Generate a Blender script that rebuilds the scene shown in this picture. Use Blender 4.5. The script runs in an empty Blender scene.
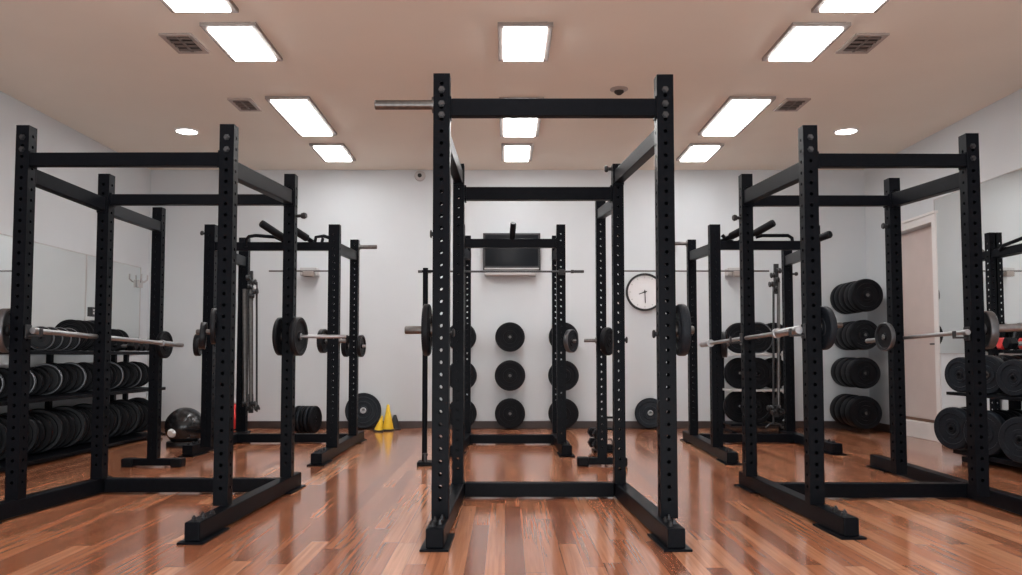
import bpy, math, random
from mathutils import Vector, Matrix
random.seed(7)
scene = bpy.context.scene
C = scene.collection
PI = math.pi

# ------------------------------------------------------------------ camera
W, H = 1022, 575
FPX = 800.0
TH = math.radians(2.95)
HC = 0.97
CX = 505.0
CY = 356.0 - FPX * math.tan(TH)
cam = bpy.data.cameras.new('camera')
cam.sensor_fit = 'HORIZONTAL'
cam.sensor_width = 36.0
cam.lens = FPX / W * 36.0
cam.shift_x = (W / 2 - CX) / W
cam.shift_y = (CY - H / 2) / W
cam.clip_start = 0.05
camo = bpy.data.objects.new('camera', cam)
C.objects.link(camo)
camo.location = (0, 0, HC)
camo.rotation_euler = (PI / 2 + TH, 0, 0)
scene.camera = camo

def ray(px, py):
    a = (px - CX) / FPX
    b = (CY - py) / FPX
    return Vector((a, math.cos(TH) - b * math.sin(TH), math.sin(TH) + b * math.cos(TH)))
def on_y(px, py, Y):
    d = ray(px, py); t = Y / d.y
    return Vector((d.x * t, Y, HC + d.z * t))
def on_z(px, py, z):
    d = ray(px, py); t = (z - HC) / d.z
    return Vector((d.x * t, d.y * t, z))
def on_x(px, py, X):
    d = ray(px, py); t = X / d.x
    return Vector((X, d.y * t, HC + d.z * t))
def zy(py, Y):
    return on_y(CX, py, Y).z
def yf(py, z=0.0):
    return on_z(CX, py, z).y
def xa(px, py, Y):
    return on_y(px, py, Y).x

# ------------------------------------------------------------------ materials
def nodes_of(m):
    m.use_nodes = True
    return m.node_tree.nodes, m.node_tree.links, m.node_tree.nodes['Principled BSDF']

def mat(name, col, rough=0.5, metal=0.0, var=0.0, nscale=20.0, bump=0.0, bscale=120.0, spec=0.5, coat=0.0):
    m = bpy.data.materials.new(name)
    n, l, p = nodes_of(m)
    p.inputs['Base Color'].default_value = (*col, 1)
    p.inputs['Roughness'].default_value = rough
    p.inputs['Metallic'].default_value = metal
    p.inputs['Specular IOR Level'].default_value = spec
    p.inputs['Coat Weight'].default_value = coat
    tc = n.new('ShaderNodeTexCoord')
    if var:
        nt = n.new('ShaderNodeTexNoise'); nt.inputs['Scale'].default_value = nscale
        nt.inputs['Detail'].default_value = 4
        l.new(tc.outputs['Object'], nt.inputs['Vector'])
        r = n.new('ShaderNodeValToRGB')
        r.color_ramp.elements[0].position = 0.3; r.color_ramp.elements[1].position = 0.7
        r.color_ramp.elements[0].color = (*[c * (1 - var) for c in col], 1)
        r.color_ramp.elements[1].color = (*[min(1, c * (1 + var)) for c in col], 1)
        l.new(nt.outputs['Fac'], r.inputs['Fac']); l.new(r.outputs['Color'], p.inputs['Base Color'])
    if bump:
        nb = n.new('ShaderNodeTexNoise'); nb.inputs['Scale'].default_value = bscale
        nb.inputs['Detail'].default_value = 3
        l.new(tc.outputs['Object'], nb.inputs['Vector'])
        b = n.new('ShaderNodeBump'); b.inputs['Strength'].default_value = bump; b.inputs['Distance'].default_value = 0.004
        l.new(nb.outputs['Fac'], b.inputs['Height']); l.new(b.outputs['Normal'], p.inputs['Normal'])
    return m

M = {}
M['black'] = mat('black_powder_coat', (0.0050, 0.0058, 0.0080), 0.36, 0.0, 0.15, 30, 0.02, 350, 0.05)
M['black2'] = mat('black_plastic', (0.012, 0.012, 0.014), 0.5, 0, 0.1, 20, 0.1, 200)
M['rubber'] = mat('black_rubber', (0.006, 0.0065, 0.0085), 0.48, 0, 0.25, 14, 0.1, 180, 0.12)
M['rubber2'] = mat('slate_rubber', (0.012, 0.015, 0.020), 0.48, 0, 0.3, 14, 0.12, 120, 0.16)
M['iron'] = mat('dark_cast_iron', (0.008, 0.009, 0.0115), 0.42, 0.1, 0.3, 25, 0.12, 150, 0.2)
M['darkbar'] = mat('dark_bar_finish', (0.05, 0.052, 0.056), 0.4, 0.3, 0.1, 40)
M['steel'] = mat('brushed_steel', (0.36, 0.36, 0.37), 0.42, 1.0, 0.12, 40, 0.05, 300)
M['dsteel'] = mat('dull_dark_steel', (0.15, 0.142, 0.138), 0.40, 1.0, 0.15, 40, 0.05, 300)
M['zinc'] = mat('zinc_bolt', (0.075, 0.075, 0.08), 0.4, 1.0, 0.1, 40)
M['wall'] = mat('wall_paint', (0.585, 0.615, 0.64), 0.75, 0, 0.02, 1.5, 0.05, 90, 0.3)
M['wallrear'] = mat('glare_cut_rear_wall', (0.26, 0.25, 0.25), 0.8, 0, 0.03, 1.5)  # unseen wall behind the camera, darkened so the posts reflect less light
M['ceil'] = mat('ceiling_paint', (0.785, 0.745, 0.668), 0.85, 0, 0.02, 1.2, 0.04, 90, 0.2)
M['base'] = mat('dark_baseboard', (0.045, 0.030, 0.027), 0.45, 0, 0.2, 6)
M['white'] = mat('white_trim_paint', (0.72, 0.70, 0.69), 0.5, 0, 0.03, 5)
M['door'] = mat('pinkish_door_paint', (0.58, 0.49, 0.46), 0.55, 0, 0.03, 4)
M['brown'] = mat('brown_wood_edge', (0.16, 0.08, 0.05), 0.5, 0, 0.2, 8)
M['lframe'] = mat('light_frame_metal', (0.30, 0.26, 0.24), 0.45, 0.3, 0.05, 20)
M['vent'] = mat('vent_painted_metal', (0.36, 0.31, 0.28), 0.5, 0, 0.05, 20)
M['louvre'] = mat('vent_louvre_metal', (0.13, 0.105, 0.095), 0.5, 0, 0.05, 20)
M['ventdark'] = mat('vent_dark_gap', (0.03, 0.024, 0.022), 0.8, 0, 0.1, 20)
M['red'] = mat('red_rubber', (0.62, 0.035, 0.035), 0.4, 0, 0.1, 8)
M['yellow'] = mat('yellow_plastic', (0.85, 0.55, 0.03), 0.4, 0, 0.06, 12)
M['ballblack'] = mat('glossy_black_vinyl', (0.014, 0.014, 0.015), 0.22, 0, 0.2, 8, 0.05, 60)
M['screen'] = mat('tv_screen_glass', (0.010, 0.012, 0.015), 0.12, 0, 0.1, 3, 0, 100, 0.10)
M['dial'] = mat('clock_dial', (0.72, 0.72, 0.73), 0.4, 0, 0.04, 6)
M['grey'] = mat('light_grey_plastic', (0.45, 0.44, 0.44), 0.5, 0, 0.04, 10)
M['mirror'] = mat('mirror_glass', (0.93, 0.96, 0.95), 0.03, 1.0, 0.01, 1.0)
M['bluewhite'] = mat('pale_blue_rim', (0.30, 0.36, 0.44), 0.4, 0, 0.1, 12)

def emit(name, col, s):
    m = bpy.data.materials.new(name); n, l, p = nodes_of(m)
    p.inputs['Base Color'].default_value = (0.9, 0.9, 0.9, 1)
    p.inputs['Emission Color'].default_value = (*col, 1)
    p.inputs['Emission Strength'].default_value = s
    nt = n.new('ShaderNodeTexNoise'); nt.inputs['Scale'].default_value = 3
    mr = n.new('ShaderNodeMapRange'); mr.inputs['To Min'].default_value = s * 0.97; mr.inputs['To Max'].default_value = s * 1.03
    l.new(nt.outputs['Fac'], mr.inputs['Value']); l.new(mr.outputs['Result'], p.inputs['Emission Strength'])
    return m
M['lamp'] = emit('lit_diffuser', (0.99, 0.985, 0.98), 24.0)

def wood():
    m = bpy.data.materials.new('glossy_red_brown_plank_floor')
    n, l, p = nodes_of(m)
    tc = n.new('ShaderNodeTexCoord')
    sp = n.new('ShaderNodeSeparateXYZ'); l.new(tc.outputs['Object'], sp.inputs[0])
    def mth(op, a, b=None):
        x = n.new('ShaderNodeMath'); x.operation = op
        for i, v in enumerate((a, b)):
            if v is None: continue
            if isinstance(v, (int, float)): x.inputs[i].default_value = v
            else: l.new(v, x.inputs[i])
        return x.outputs[0]
    u = mth('DIVIDE', sp.outputs['X'], 0.092)
    i = mth('FLOOR', u)
    wn = n.new('ShaderNodeTexWhiteNoise'); wn.noise_dimensions = '1D'; l.new(i, wn.inputs['W'])
    v = mth('ADD', mth('DIVIDE', sp.outputs['Y'], 1.9), mth('MULTIPLY', wn.outputs['Value'], 7.3))
    j = mth('FLOOR', v)
    cb = n.new('ShaderNodeCombineXYZ'); l.new(i, cb.inputs[0]); l.new(j, cb.inputs[1])
    w2 = n.new('ShaderNodeTexWhiteNoise'); w2.noise_dimensions = '2D'; l.new(cb.outputs[0], w2.inputs['Vector'])
    ramp = n.new('ShaderNodeValToRGB')
    e = ramp.color_ramp.elements
    e[0].position = 0.0; e[0].color = (0.28, 0.094, 0.045, 1)
    e[1].position = 1.0; e[1].color = (0.66, 0.315, 0.175, 1)
    for pos, c in ((0.25, (0.385, 0.142, 0.069, 1)), (0.5, (0.46, 0.180, 0.091, 1)), (0.78, (0.54, 0.228, 0.120, 1))):
        x = ramp.color_ramp.elements.new(pos); x.color = c
    l.new(w2.outputs['Value'], ramp.inputs['Fac'])
    # grain along the plank
    mp = n.new('ShaderNodeMapping'); mp.inputs['Scale'].default_value = (55, 1.6, 1)
    off = n.new('ShaderNodeVectorMath'); off.operation = 'ADD'
    sc2 = n.new('ShaderNodeVectorMath'); sc2.operation = 'SCALE'; sc2.inputs['Scale'].default_value = 9.0
    l.new(w2.outputs['Color'], sc2.inputs[0]); l.new(tc.outputs['Object'], off.inputs[0]); l.new(sc2.outputs[0], off.inputs[1])
    l.new(off.outputs[0], mp.inputs['Vector'])
    g = n.new('ShaderNodeTexNoise'); g.inputs['Scale'].default_value = 1.0; g.inputs['Detail'].default_value = 6; g.inputs['Distortion'].default_value = 0.6
    l.new(mp.outputs[0], g.inputs['Vector'])
    gr = n.new('ShaderNodeMapRange'); gr.inputs['From Min'].default_value = 0.3; gr.inputs['From Max'].default_value = 0.7
    gr.inputs['To Min'].default_value = 0.78; gr.inputs['To Max'].default_value = 1.18
    l.new(g.outputs['Fac'], gr.inputs['Value'])
    # seams
    fu = mth('FRACT', u); fv = mth('FRACT', v)
    du = mth('MINIMUM', fu, mth('SUBTRACT', 1.0, fu))
    dv = mth('MINIMUM', fv, mth('SUBTRACT', 1.0, fv))
    su = n.new('ShaderNodeMapRange'); su.inputs['From Max'].default_value = 0.018; su.inputs['To Min'].default_value = 0.55; l.new(du, su.inputs['Value'])
    sv = n.new('ShaderNodeMapRange'); sv.inputs['From Max'].default_value = 0.002; sv.inputs['To Min'].default_value = 0.6; l.new(dv, sv.inputs['Value'])
    k = mth('MULTIPLY', mth('MULTIPLY', gr.outputs['Result'], su.outputs['Result']), sv.outputs['Result'])
    mx = n.new('ShaderNodeVectorMath'); mx.operation = 'SCALE'
    l.new(ramp.outputs['Color'], mx.inputs[0]); l.new(k, mx.inputs['Scale'])
    l.new(mx.outputs[0], p.inputs['Base Color'])
    rr = n.new('ShaderNodeMapRange'); rr.inputs['To Min'].default_value = 0.12; rr.inputs['To Max'].default_value = 0.22
    l.new(g.outputs['Fac'], rr.inputs['Value']); l.new(rr.outputs['Result'], p.inputs['Roughness'])
    p.inputs['Specular IOR Level'].default_value = 0.8
    p.inputs['Coat Weight'].default_value = 0.32; p.inputs['Coat Roughness'].default_value = 0.10; p.inputs['Coat IOR'].default_value = 1.6
    # slight waviness of each plank
    bn = n.new('ShaderNodeTexNoise'); bn.inputs['Scale'].default_value = 1.0
    mp2 = n.new('ShaderNodeMapping'); mp2.inputs['Scale'].default_value = (14, 1.1, 1); l.new(tc.outputs['Object'], mp2.inputs['Vector'])
    l.new(mp2.outputs[0], bn.inputs['Vector'])
    ad = mth('ADD', bn.outputs['Fac'], mth('MULTIPLY', su.outputs['Result'], 0.25))
    b = n.new('ShaderNodeBump'); b.inputs['Strength'].default_value = 0.03; b.inputs['Distance'].default_value = 0.01
    l.new(ad, b.inputs['Height']); l.new(b.outputs['Normal'], p.inputs['Normal'])
    return m
M['wood'] = wood()

# ------------------------------------------------------------------ mesh helper
def frame(axis, up=Vector((0, 0, 1))):
    a = Vector(axis).normalized()
    u = Vector(up)
    if abs(a.dot(u)) > 0.98: u = Vector((0, 1, 0))
    s = a.cross(u).normalized()
    t = s.cross(a).normalized()
    return a, s, t          # along, side, up

class MB:
    def __init__(self): self.v = []; self.f = []
    def add(self, vs, fs):
        o = len(self.v); self.v += [Vector(x) for x in vs]; self.f += [tuple(i + o for i in f) for f in fs]
        return self
    def box(self, lo, hi):
        x0, y0, z0 = lo; x1, y1, z1 = hi
        vs = [(x0,y0,z0),(x1,y0,z0),(x1,y1,z0),(x0,y1,z0),(x0,y0,z1),(x1,y0,z1),(x1,y1,z1),(x0,y1,z1)]
        return self.add(vs, [(0,3,2,1),(4,5,6,7),(0,1,5,4),(1,2,6,5),(2,3,7,6),(3,0,4,7)])
    def cbox(self, c, s):
        c = Vector(c); s = Vector(s) / 2
        return self.box(c - s, c + s)
    def beam(self, a, b, w, h, up=(0, 0, 1)):
        a = Vector(a); b = Vector(b); d, s, t = frame(b - a, up)
        vs = [p + s * (i * w / 2) + t * (j * h / 2) for p in (a, b) for i, j in ((-1,-1),(1,-1),(1,1),(-1,1))]
        return self.add(vs, [(0,1,2,3),(7,6,5,4),(0,4,5,1),(1,5,6,2),(2,6,7,3),(3,7,4,0)])
    def tube(self, pts, r, n=12, caps=True):
        pts = [Vector(p) for p in pts]; rings = []; prev = None
        for i, p in enumerate(pts):
            d = (pts[min(i + 1, len(pts) - 1)] - pts[max(i - 1, 0)])
            a, s, t = frame(d, prev if prev is not None else (0, 0, 1))
            prev = t
            rr = r[i] if isinstance(r, (list, tuple)) else r
            rings.append([p + (s * math.cos(2*PI*k/n) + t * math.sin(2*PI*k/n)) * rr for k in range(n)])
        vs = [x for q in rings for x in q]; fs = []
        for i in range(len(pts) - 1):
            for k in range(n):
                fs.append((i*n+k, i*n+(k+1)%n, (i+1)*n+(k+1)%n, (i+1)*n+k))
        if caps:
            fs.append(tuple(reversed(range(n)))); fs.append(tuple((len(pts)-1)*n + k for k in range(n)))
        return self.add(vs, fs)
    def lathe(self, c, axis, prof, n=32, closed=False):
        c = Vector(c); a, s, t = frame(axis); vs = []; fs = []
        for (r, z) in prof:
            for k in range(n):
                vs.append(c + a * z + (s * math.cos(2*PI*k/n) + t * math.sin(2*PI*k/n)) * r)
        m = len(prof)
        for i in range(m if closed else m - 1):
            i2 = (i + 1) % m
            for k in range(n):
                fs.append((i*n+k, i*n+(k+1)%n, i2*n+(k+1)%n, i2*n+k))
        if not closed:
            if prof[0][0] > 1e-6: fs.append(tuple(reversed(range(n))))
            if prof[-1][0] > 1e-6: fs.append(tuple((m-1)*n + k for k in range(n)))
        return self.add(vs, fs)
    def build(self, name, m, parent=None, bevel=0.0, smooth=False, origin=None, ang=40):
        base = Vector((0, 0, 0))
        p = parent
        while p is not None:
            base += p.location; p = p.parent
        if origin is None:
            if parent is not None: origin = base
            else:
                xs = [q.x for q in self.v]; ys = [q.y for q in self.v]; zs = [q.z for q in self.v]
                origin = Vector(((min(xs)+max(xs))/2, (min(ys)+max(ys))/2, min(zs)))
        origin = Vector(origin)
        me = bpy.data.meshes.new(name)
        me.from_pydata([tuple(q - origin) for q in self.v], [], self.f)
        import bmesh
        bm = bmesh.new(); bm.from_mesh(me)
        bmesh.ops.remove_doubles(bm, verts=bm.verts, dist=1e-5)
        bmesh.ops.recalc_face_normals(bm, faces=bm.faces)
        bm.to_mesh(me); bm.free()
        me.materials.append(m)
        if smooth:
            for q in me.polygons: q.use_smooth = True
            me.set_sharp_from_angle(angle=math.radians(ang))
        o = bpy.data.objects.new(name, me); C.objects.link(o)
        o.parent = parent
        o.location = origin - base
        if bevel:
            b = o.modifiers.new('edge', 'BEVEL'); b.width = bevel; b.segments = 2; b.limit_method = 'ANGLE'; b.angle_limit = math.radians(50)
        return o

def tag(o, label=None, cat=None, group=None, kind=None):
    if label: o['label'] = label
    if cat: o['category'] = cat
    if group: o['group'] = group
    if kind: o['kind'] = kind
    return o
def empty(name, loc, label, cat, group=None):
    o = bpy.data.objects.new(name, None); o.empty_display_size = 0.1
    C.objects.link(o); o.location = loc
    return tag(o, label, cat, group)
def struct(o): o['kind'] = 'structure'; return o

# ------------------------------------------------------------------ room shell
YB = 10.78; XL = -4.82; XR = 4.89; YF = -2.2; ZC = 3.50; T = 0.12
struct(MB().box((XL-T, YF-T, -0.12), (XR+T+0.6, YB+T, 0)).build('floor', M['wood'], origin=(0, 0, 0)))
struct(MB().box((XL-T, YF-T, ZC), (XR+T, YB+T, ZC+T)).build('ceiling', M['ceil']))
struct(MB().box((XL-T, YB, 0), (XR+T, YB+T, ZC)).build('wall_back', M['wall']))
struct(MB().box((XL-T, YF, 0), (XL, YB, ZC)).build('wall_left', M['wall']))
struct(MB().box((XL-T, YF-T, 0), (XR+T, YF, ZC)).build('wall_front', M['wallrear']))
DY0 = on_x(933, 221, XR).y; DY1 = DY0 + 1.0
DZ = 2.50
wr = MB()
wr.box((XR, YF, 0), (XR+T, DY0, ZC)).box((XR, DY1, 0), (XR+T, YB, ZC)).box((XR, DY0, DZ), (XR+T, DY1, ZC))
wr.box((XR+T, DY0-T, 0), (XR+T+0.45, DY0, DZ+T)).box((XR+T, DY1, 0), (XR+T+0.45, DY1+T, DZ+T))
wr.box((XR+T, DY0, DZ), (XR+T+0.45, DY1, DZ+T)).box((XR+T+0.40, DY0, 0), (XR+T+0.45, DY1, DZ))
struct(wr.build('wall_right', M['wall']))
# door leaf deep in the reveal, raised on a white step
struct(MB().box((XR-0.005, DY0, 0.001), (XR+T+0.36, DY1, 0.19)).build('trim_1', M['white'], bevel=0.006))
dl = struct(MB().box((XR+0.10, DY0+0.005, 0.225), (XR+0.145, DY1-0.005, DZ-0.005)).build('door_1', M['door'], bevel=0.004))
MB().box((XR+0.092, DY0+0.005, 0.191), (XR+0.14, DY1-0.005, 0.224)).build('kick_strip', M['brown'], dl)
hz = on_x(933, 344, XR+0.1).z
MB().tube([(XR+0.10, DY0+0.10, hz), (XR+0.05, DY0+0.10, hz), (XR+0.05, DY0+0.11, hz), (XR+0.05, DY0+0.22, hz)], 0.011).build('door_handle', M['dsteel'], dl)
fr = MB(); q = 0.085
fr.box((XR-0.02, DY0-q, 0), (XR+0.001, DY0, DZ+q)).box((XR-0.02, DY1, 0), (XR+0.001, DY1+q, DZ+q)).box((XR-0.02, DY0, DZ), (XR+0.001, DY1, DZ+q))
fr.box((XR-0.035, DY0-q-0.01, DZ+q), (XR+0.001, DY1+q+0.01, DZ+q+0.03))
struct(fr.build('trim_2', M['white'], bevel=0.003))
bh = 0.10
struct(MB().box((XL, YB-0.018, 0), (XR, YB, bh)).build('baseboard_back', M['base'], bevel=0.003))
struct(MB().box((XL, YF, 0), (XL+0.018, YB-0.018, bh)).build('baseboard_left', M['base'], bevel=0.003))
struct(MB().box((XR-0.018, YF, 0), (XR, DY0-q, bh)).box((XR-0.018, DY1+q, 0), (XR, YB-0.018, bh)).build('baseboard_right', M['base'], bevel=0.003))

# mirrors
def mirror(x, y0, y1, z0, z1, label):
    s = 1 if x < 0 else -1
    e = empty('wall_mirror', (x, (y0+y1)/2, z0), label, 'mirror')
    MB().box((min(x, x+s*0.012), y0, z0), (max(x, x+s*0.012), y1, z1)).build('mirror_pane', M['mirror'], e)
    r = 0.008
    f = MB()
    for (a, b, c, d) in ((y0-r, y0, z0-r, z1+r), (y1, y1+r, z0-r, z1+r), (y0, y1, z0-r, z0), (y0, y1, z1, z1+r)):
        f.box((min(x, x+s*0.016), a, c), (max(x, x+s*0.016), b, d))
    f.build('edge_strip', M['grey'], e)
yseam = on_x(84.5, 300, XL).y; yend = on_x(139, 300, XL).y
mirror(XL, yseam+0.009, yend, 1.0, 2.13, 'frameless wall mirror panel on left wall, farther one near the corner')
mirror(XL, 5.6, yseam-0.009, 1.0, 2.13, 'frameless wall mirror panel on left wall, nearer one above the plate rack')
mirror(XR, 4.2, on_x(938, 300, XR).y, 1.0, 2.74, 'tall wall mirror on right wall beside the white door frame')

# ------------------------------------------------------------------ ceiling fittings
def panel(p0, p1, p2, p3, label):
    # four corners of the outer frame in the photo -> world rectangle on the ceiling
    q = [on_z(*p, ZC) for p in (p0, p1, p2, p3)]
    x0 = (q[0].x + q[3].x) / 2; x1 = (q[1].x + q[2].x) / 2
    y1 = (q[0].y + q[1].y) / 2; y0 = (q[2].y + q[3].y) / 2
    if y0 > y1: y0, y1 = y1, y0
    light_rect(x0, x1, y0, y1, label)
def light_rect(x0, x1, y0, y1, label):
    e = empty('ceiling_light', ((x0+x1)/2, (y0+y1)/2, ZC), label, 'ceiling light', 'square and oblong ceiling light panels')
    t = 0.045
    f = MB(); z0 = ZC-0.030
    f.box((x0, y0, z0), (x0+t, y1, ZC)).box((x1-t, y0, z0), (x1, y1, ZC)).box((x0+t, y0, z0), (x1-t, y0+t, ZC)).box((x0+t, y1-t, z0), (x1-t, y1, ZC))
    f.build('light_frame', M['lframe'], e, bevel=0.003)
    MB().box((x0+t, y0+t, ZC-0.045), (x1-t, y1-t, ZC-0.002)).build('diffuser', M['lamp'], e, bevel=0.004)
panel((497,22),(552,22),(549,58),(499,58), 'middle-column ceiling light panel nearest the camera, above the central rack')
panel((499,97),(542,97),(540,134),(500,134), 'middle-column ceiling light panel partly hidden by the central rack top bar')
panel((501,143),(533,143),(532,159),(502,159), 'middle-column ceiling light panel nearest the back wall')
panel((202,22),(258,22),(281,58),(230,58), 'left-column ceiling light panel beside the larger left vent')
panel((267,96),(312,96),(335,133),(297,133), 'left-column oblong ceiling light panel beside the smaller left vent')
panel((311,143),(347,143),(353,159),(322,159), 'left-column ceiling light panel nearest the back wall')
panel((788,22),(846,22),(819,58),(766,58), 'right-column ceiling light panel beside the larger right vent')
panel((727,96),(772,96),(741,133),(700,133), 'right-column oblong ceiling light panel beside the smaller right vent')
panel((687,143),(721,143),(711,159),(679,159), 'right-column ceiling light panel nearest the back wall')
for (xl, xr, lab) in ((172, 239, 'left-column ceiling light panel cut off by the top of the photo'), (811, 876, 'right-column ceiling light panel cut off by the top of the photo')):
    a = on_z(xl, 9, ZC); b = on_z(xr, 9, ZC)
    light_rect(a.x, b.x, a.y-0.62, a.y, lab)

def vent(x0, x1, y0, y1, label):
    e = empty('ceiling_vent', ((x0+x1)/2, (y0+y1)/2, ZC), label, 'vent', 'square louvred ceiling vents')
    t = 0.035
    f = MB(); z0 = ZC-0.016
    f.box((x0, y0, z0), (x0+t, y1, ZC)).box((x1-t, y0, z0), (x1, y1, ZC)).box((x0+t, y0, z0), (x1-t, y0+t, ZC)).box((x0+t, y1-t, z0), (x1-t, y1, ZC))
    f.build('vent_frame', M['vent'], e, bevel=0.003)
    MB().box((x0+t, y0+t, ZC-0.004), (x1-t, y1-t, ZC-0.001)).build('backing', M['ventdark'], e)
    n = 4
    s = MB()
    for k in range(n):
        yy = y0+t+(y1-y0-2*t)*(k+0.5)/n
        s.beam((x0+t, yy, ZC-0.011), (x1-t, yy, ZC-0.011), 0.020, 0.003, up=(0, 0.9, 1))
    s.beam(((x0+x1)/2, y0+t, ZC-0.013), ((x0+x1)/2, y1-t, ZC-0.013), 0.02, 0.006)
    s.build('louvres', M['louvre'], e)
def ventpx(p0, p1, p2, p3, label):
    q = [on_z(*p, ZC) for p in (p0, p1, p2, p3)]
    vent((q[0].x+q[3].x)/2, (q[1].x+q[2].x)/2, (q[2].y+q[3].y)/2 if q[2].y < q[0].y else (q[0].y+q[1].y)/2, max((q[0].y+q[1].y)/2, (q[2].y+q[3].y)/2), label)
ventpx((159,33),(193,33),(208,52),(178,52), 'louvred ceiling vent on the left, larger and nearer the camera')
ventpx((227,98),(250,98),(263,110),(240,110), 'small louvred ceiling vent on the left, farther from the camera')
ventpx((853,33),(888,33),(869,52),(838,52), 'louvred ceiling vent on the right, larger and nearer the camera')
ventpx((785,98),(810,98),(798,110),(774,110), 'small louvred ceiling vent on the right, farther from the camera')
for (px, lab) in ((187, 'round recessed downlight in the ceiling on the left'), (846, 'round recessed downlight in the ceiling on the right')):
    c = on_z(px, 130.5, ZC)
    e = empty('downlight', c, lab, 'ceiling light', 'round recessed downlights')
    MB().lathe((c.x, c.y, ZC), (0, 0, -1), [(0.108, 0), (0.135, 0), (0.135, 0.008), (0.125, 0.016), (0.112, 0.018), (0.108, 0.0)], 32).build('trim_ring', M['white'], e, smooth=True)
    MB().lathe((c.x, c.y, ZC), (0, 0, -1), [(0.0, 0.0), (0.11, 0.0), (0.11, 0.012), (0.0, 0.018)], 32).build('lens', M['lamp'], e, smooth=True)
c = on_z(619, 89, ZC)
e = empty('ceiling_sensor', c, 'small dark round sensor on the ceiling right of middle', 'sensor')
MB().lathe((c.x, c.y, ZC), (0, 0, -1), [(0.085, 0), (0.085, 0.008), (0.06, 0.02), (0.055, 0.02)], 28).build('mounting_ring', M['vent'], e, smooth=True)
MB().lathe((c.x, c.y, ZC-0.015), (0, 0, -1), [(0.045, 0), (0.045, 0.02), (0.02, 0.04), (0.0, 0.042)], 24).build('sensor_cap', M['ventdark'], e, smooth=True)
c = on_y(420, 176, YB)
e = empty('smoke_detector', c, 'small round pale detector high on the back wall', 'detector')
MB().lathe((c.x, YB, c.z), (0, -1, 0), [(0.075, 0), (0.075, 0.015), (0.065, 0.03), (0.03, 0.035), (0, 0.035)], 28).build('housing', M['grey'], e, smooth=True)
MB().lathe((c.x, YB-0.035, c.z), (0, -1, 0), [(0.028, -0.002), (0.028, 0.008), (0, 0.01)], 20).build('sensor_eye', M['black2'], e, smooth=True)

# ------------------------------------------------------------------ racks
def post_mesh(mb, x, y, z0, z1, w, d, pitch=0.066, r=0.0110, hz0=0.10):
    """square tube with rows of round through-holes on all four faces"""
    zs = []
    z = z0 + hz0
    while z < z1 - 0.05:
        zs.append(z); z += pitch
    N = 8
    for fi, (nx, ny) in enumerate(((0,-1),(1,0),(0,1),(-1,0))):
        hw = (w if nx == 0 else d) / 2
        dist = (d if nx == 0 else w) / 2
        tx, ty = -ny, nx
        def P(u, zz, inset=0.0): return (x + nx*(dist-inset) + tx*u, y + ny*(dist-inset) + ty*u, zz)
        lo = zs[0] - pitch/2; hi = zs[-1] + pitch/2
        mb.add([P(-hw, z0), P(hw, z0), P(hw, lo), P(0, lo), P(-hw, lo)], [(0,1,2,3,4)])
        mb.add([P(-hw, hi), P(0, hi), P(hw, hi), P(hw, z1), P(-hw, z1)], [(0,1,2,3,4)])
        for zc in zs:
            a, b = zc - pitch/2, zc + pitch/2
            outer = [P(hw, zc), P(hw, b), P(0, b), P(-hw, b), P(-hw, zc), P(-hw, a), P(0, a), P(hw, a)]
            inner = [P(r*math.cos(PI/4*k), zc + r*math.sin(PI/4*k)) for k in range(8)]
            inn2 = [P(r*math.cos(PI/4*k), zc + r*math.sin(PI/4*k), 0.004) for k in range(8)]
            mb.add(outer + inner + inn2, [(k, (k+1)%8, 8+(k+1)%8, 8+k) for k in range(8)] + [(8+k, 8+(k+1)%8, 16+(k+1)%8, 16+k) for k in range(8)])
    mb.add([(x-w/2,y-d/2,z1),(x+w/2,y-d/2,z1),(x+w/2,y+d/2,z1),(x-w/2,y+d/2,z1)], [(0,1,2,3)])
    mb.add([(x-w/2,y-d/2,z0),(x+w/2,y-d/2,z0),(x+w/2,y+d/2,z0),(x-w/2,y+d/2,z0)], [(3,2,1,0)])

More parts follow.
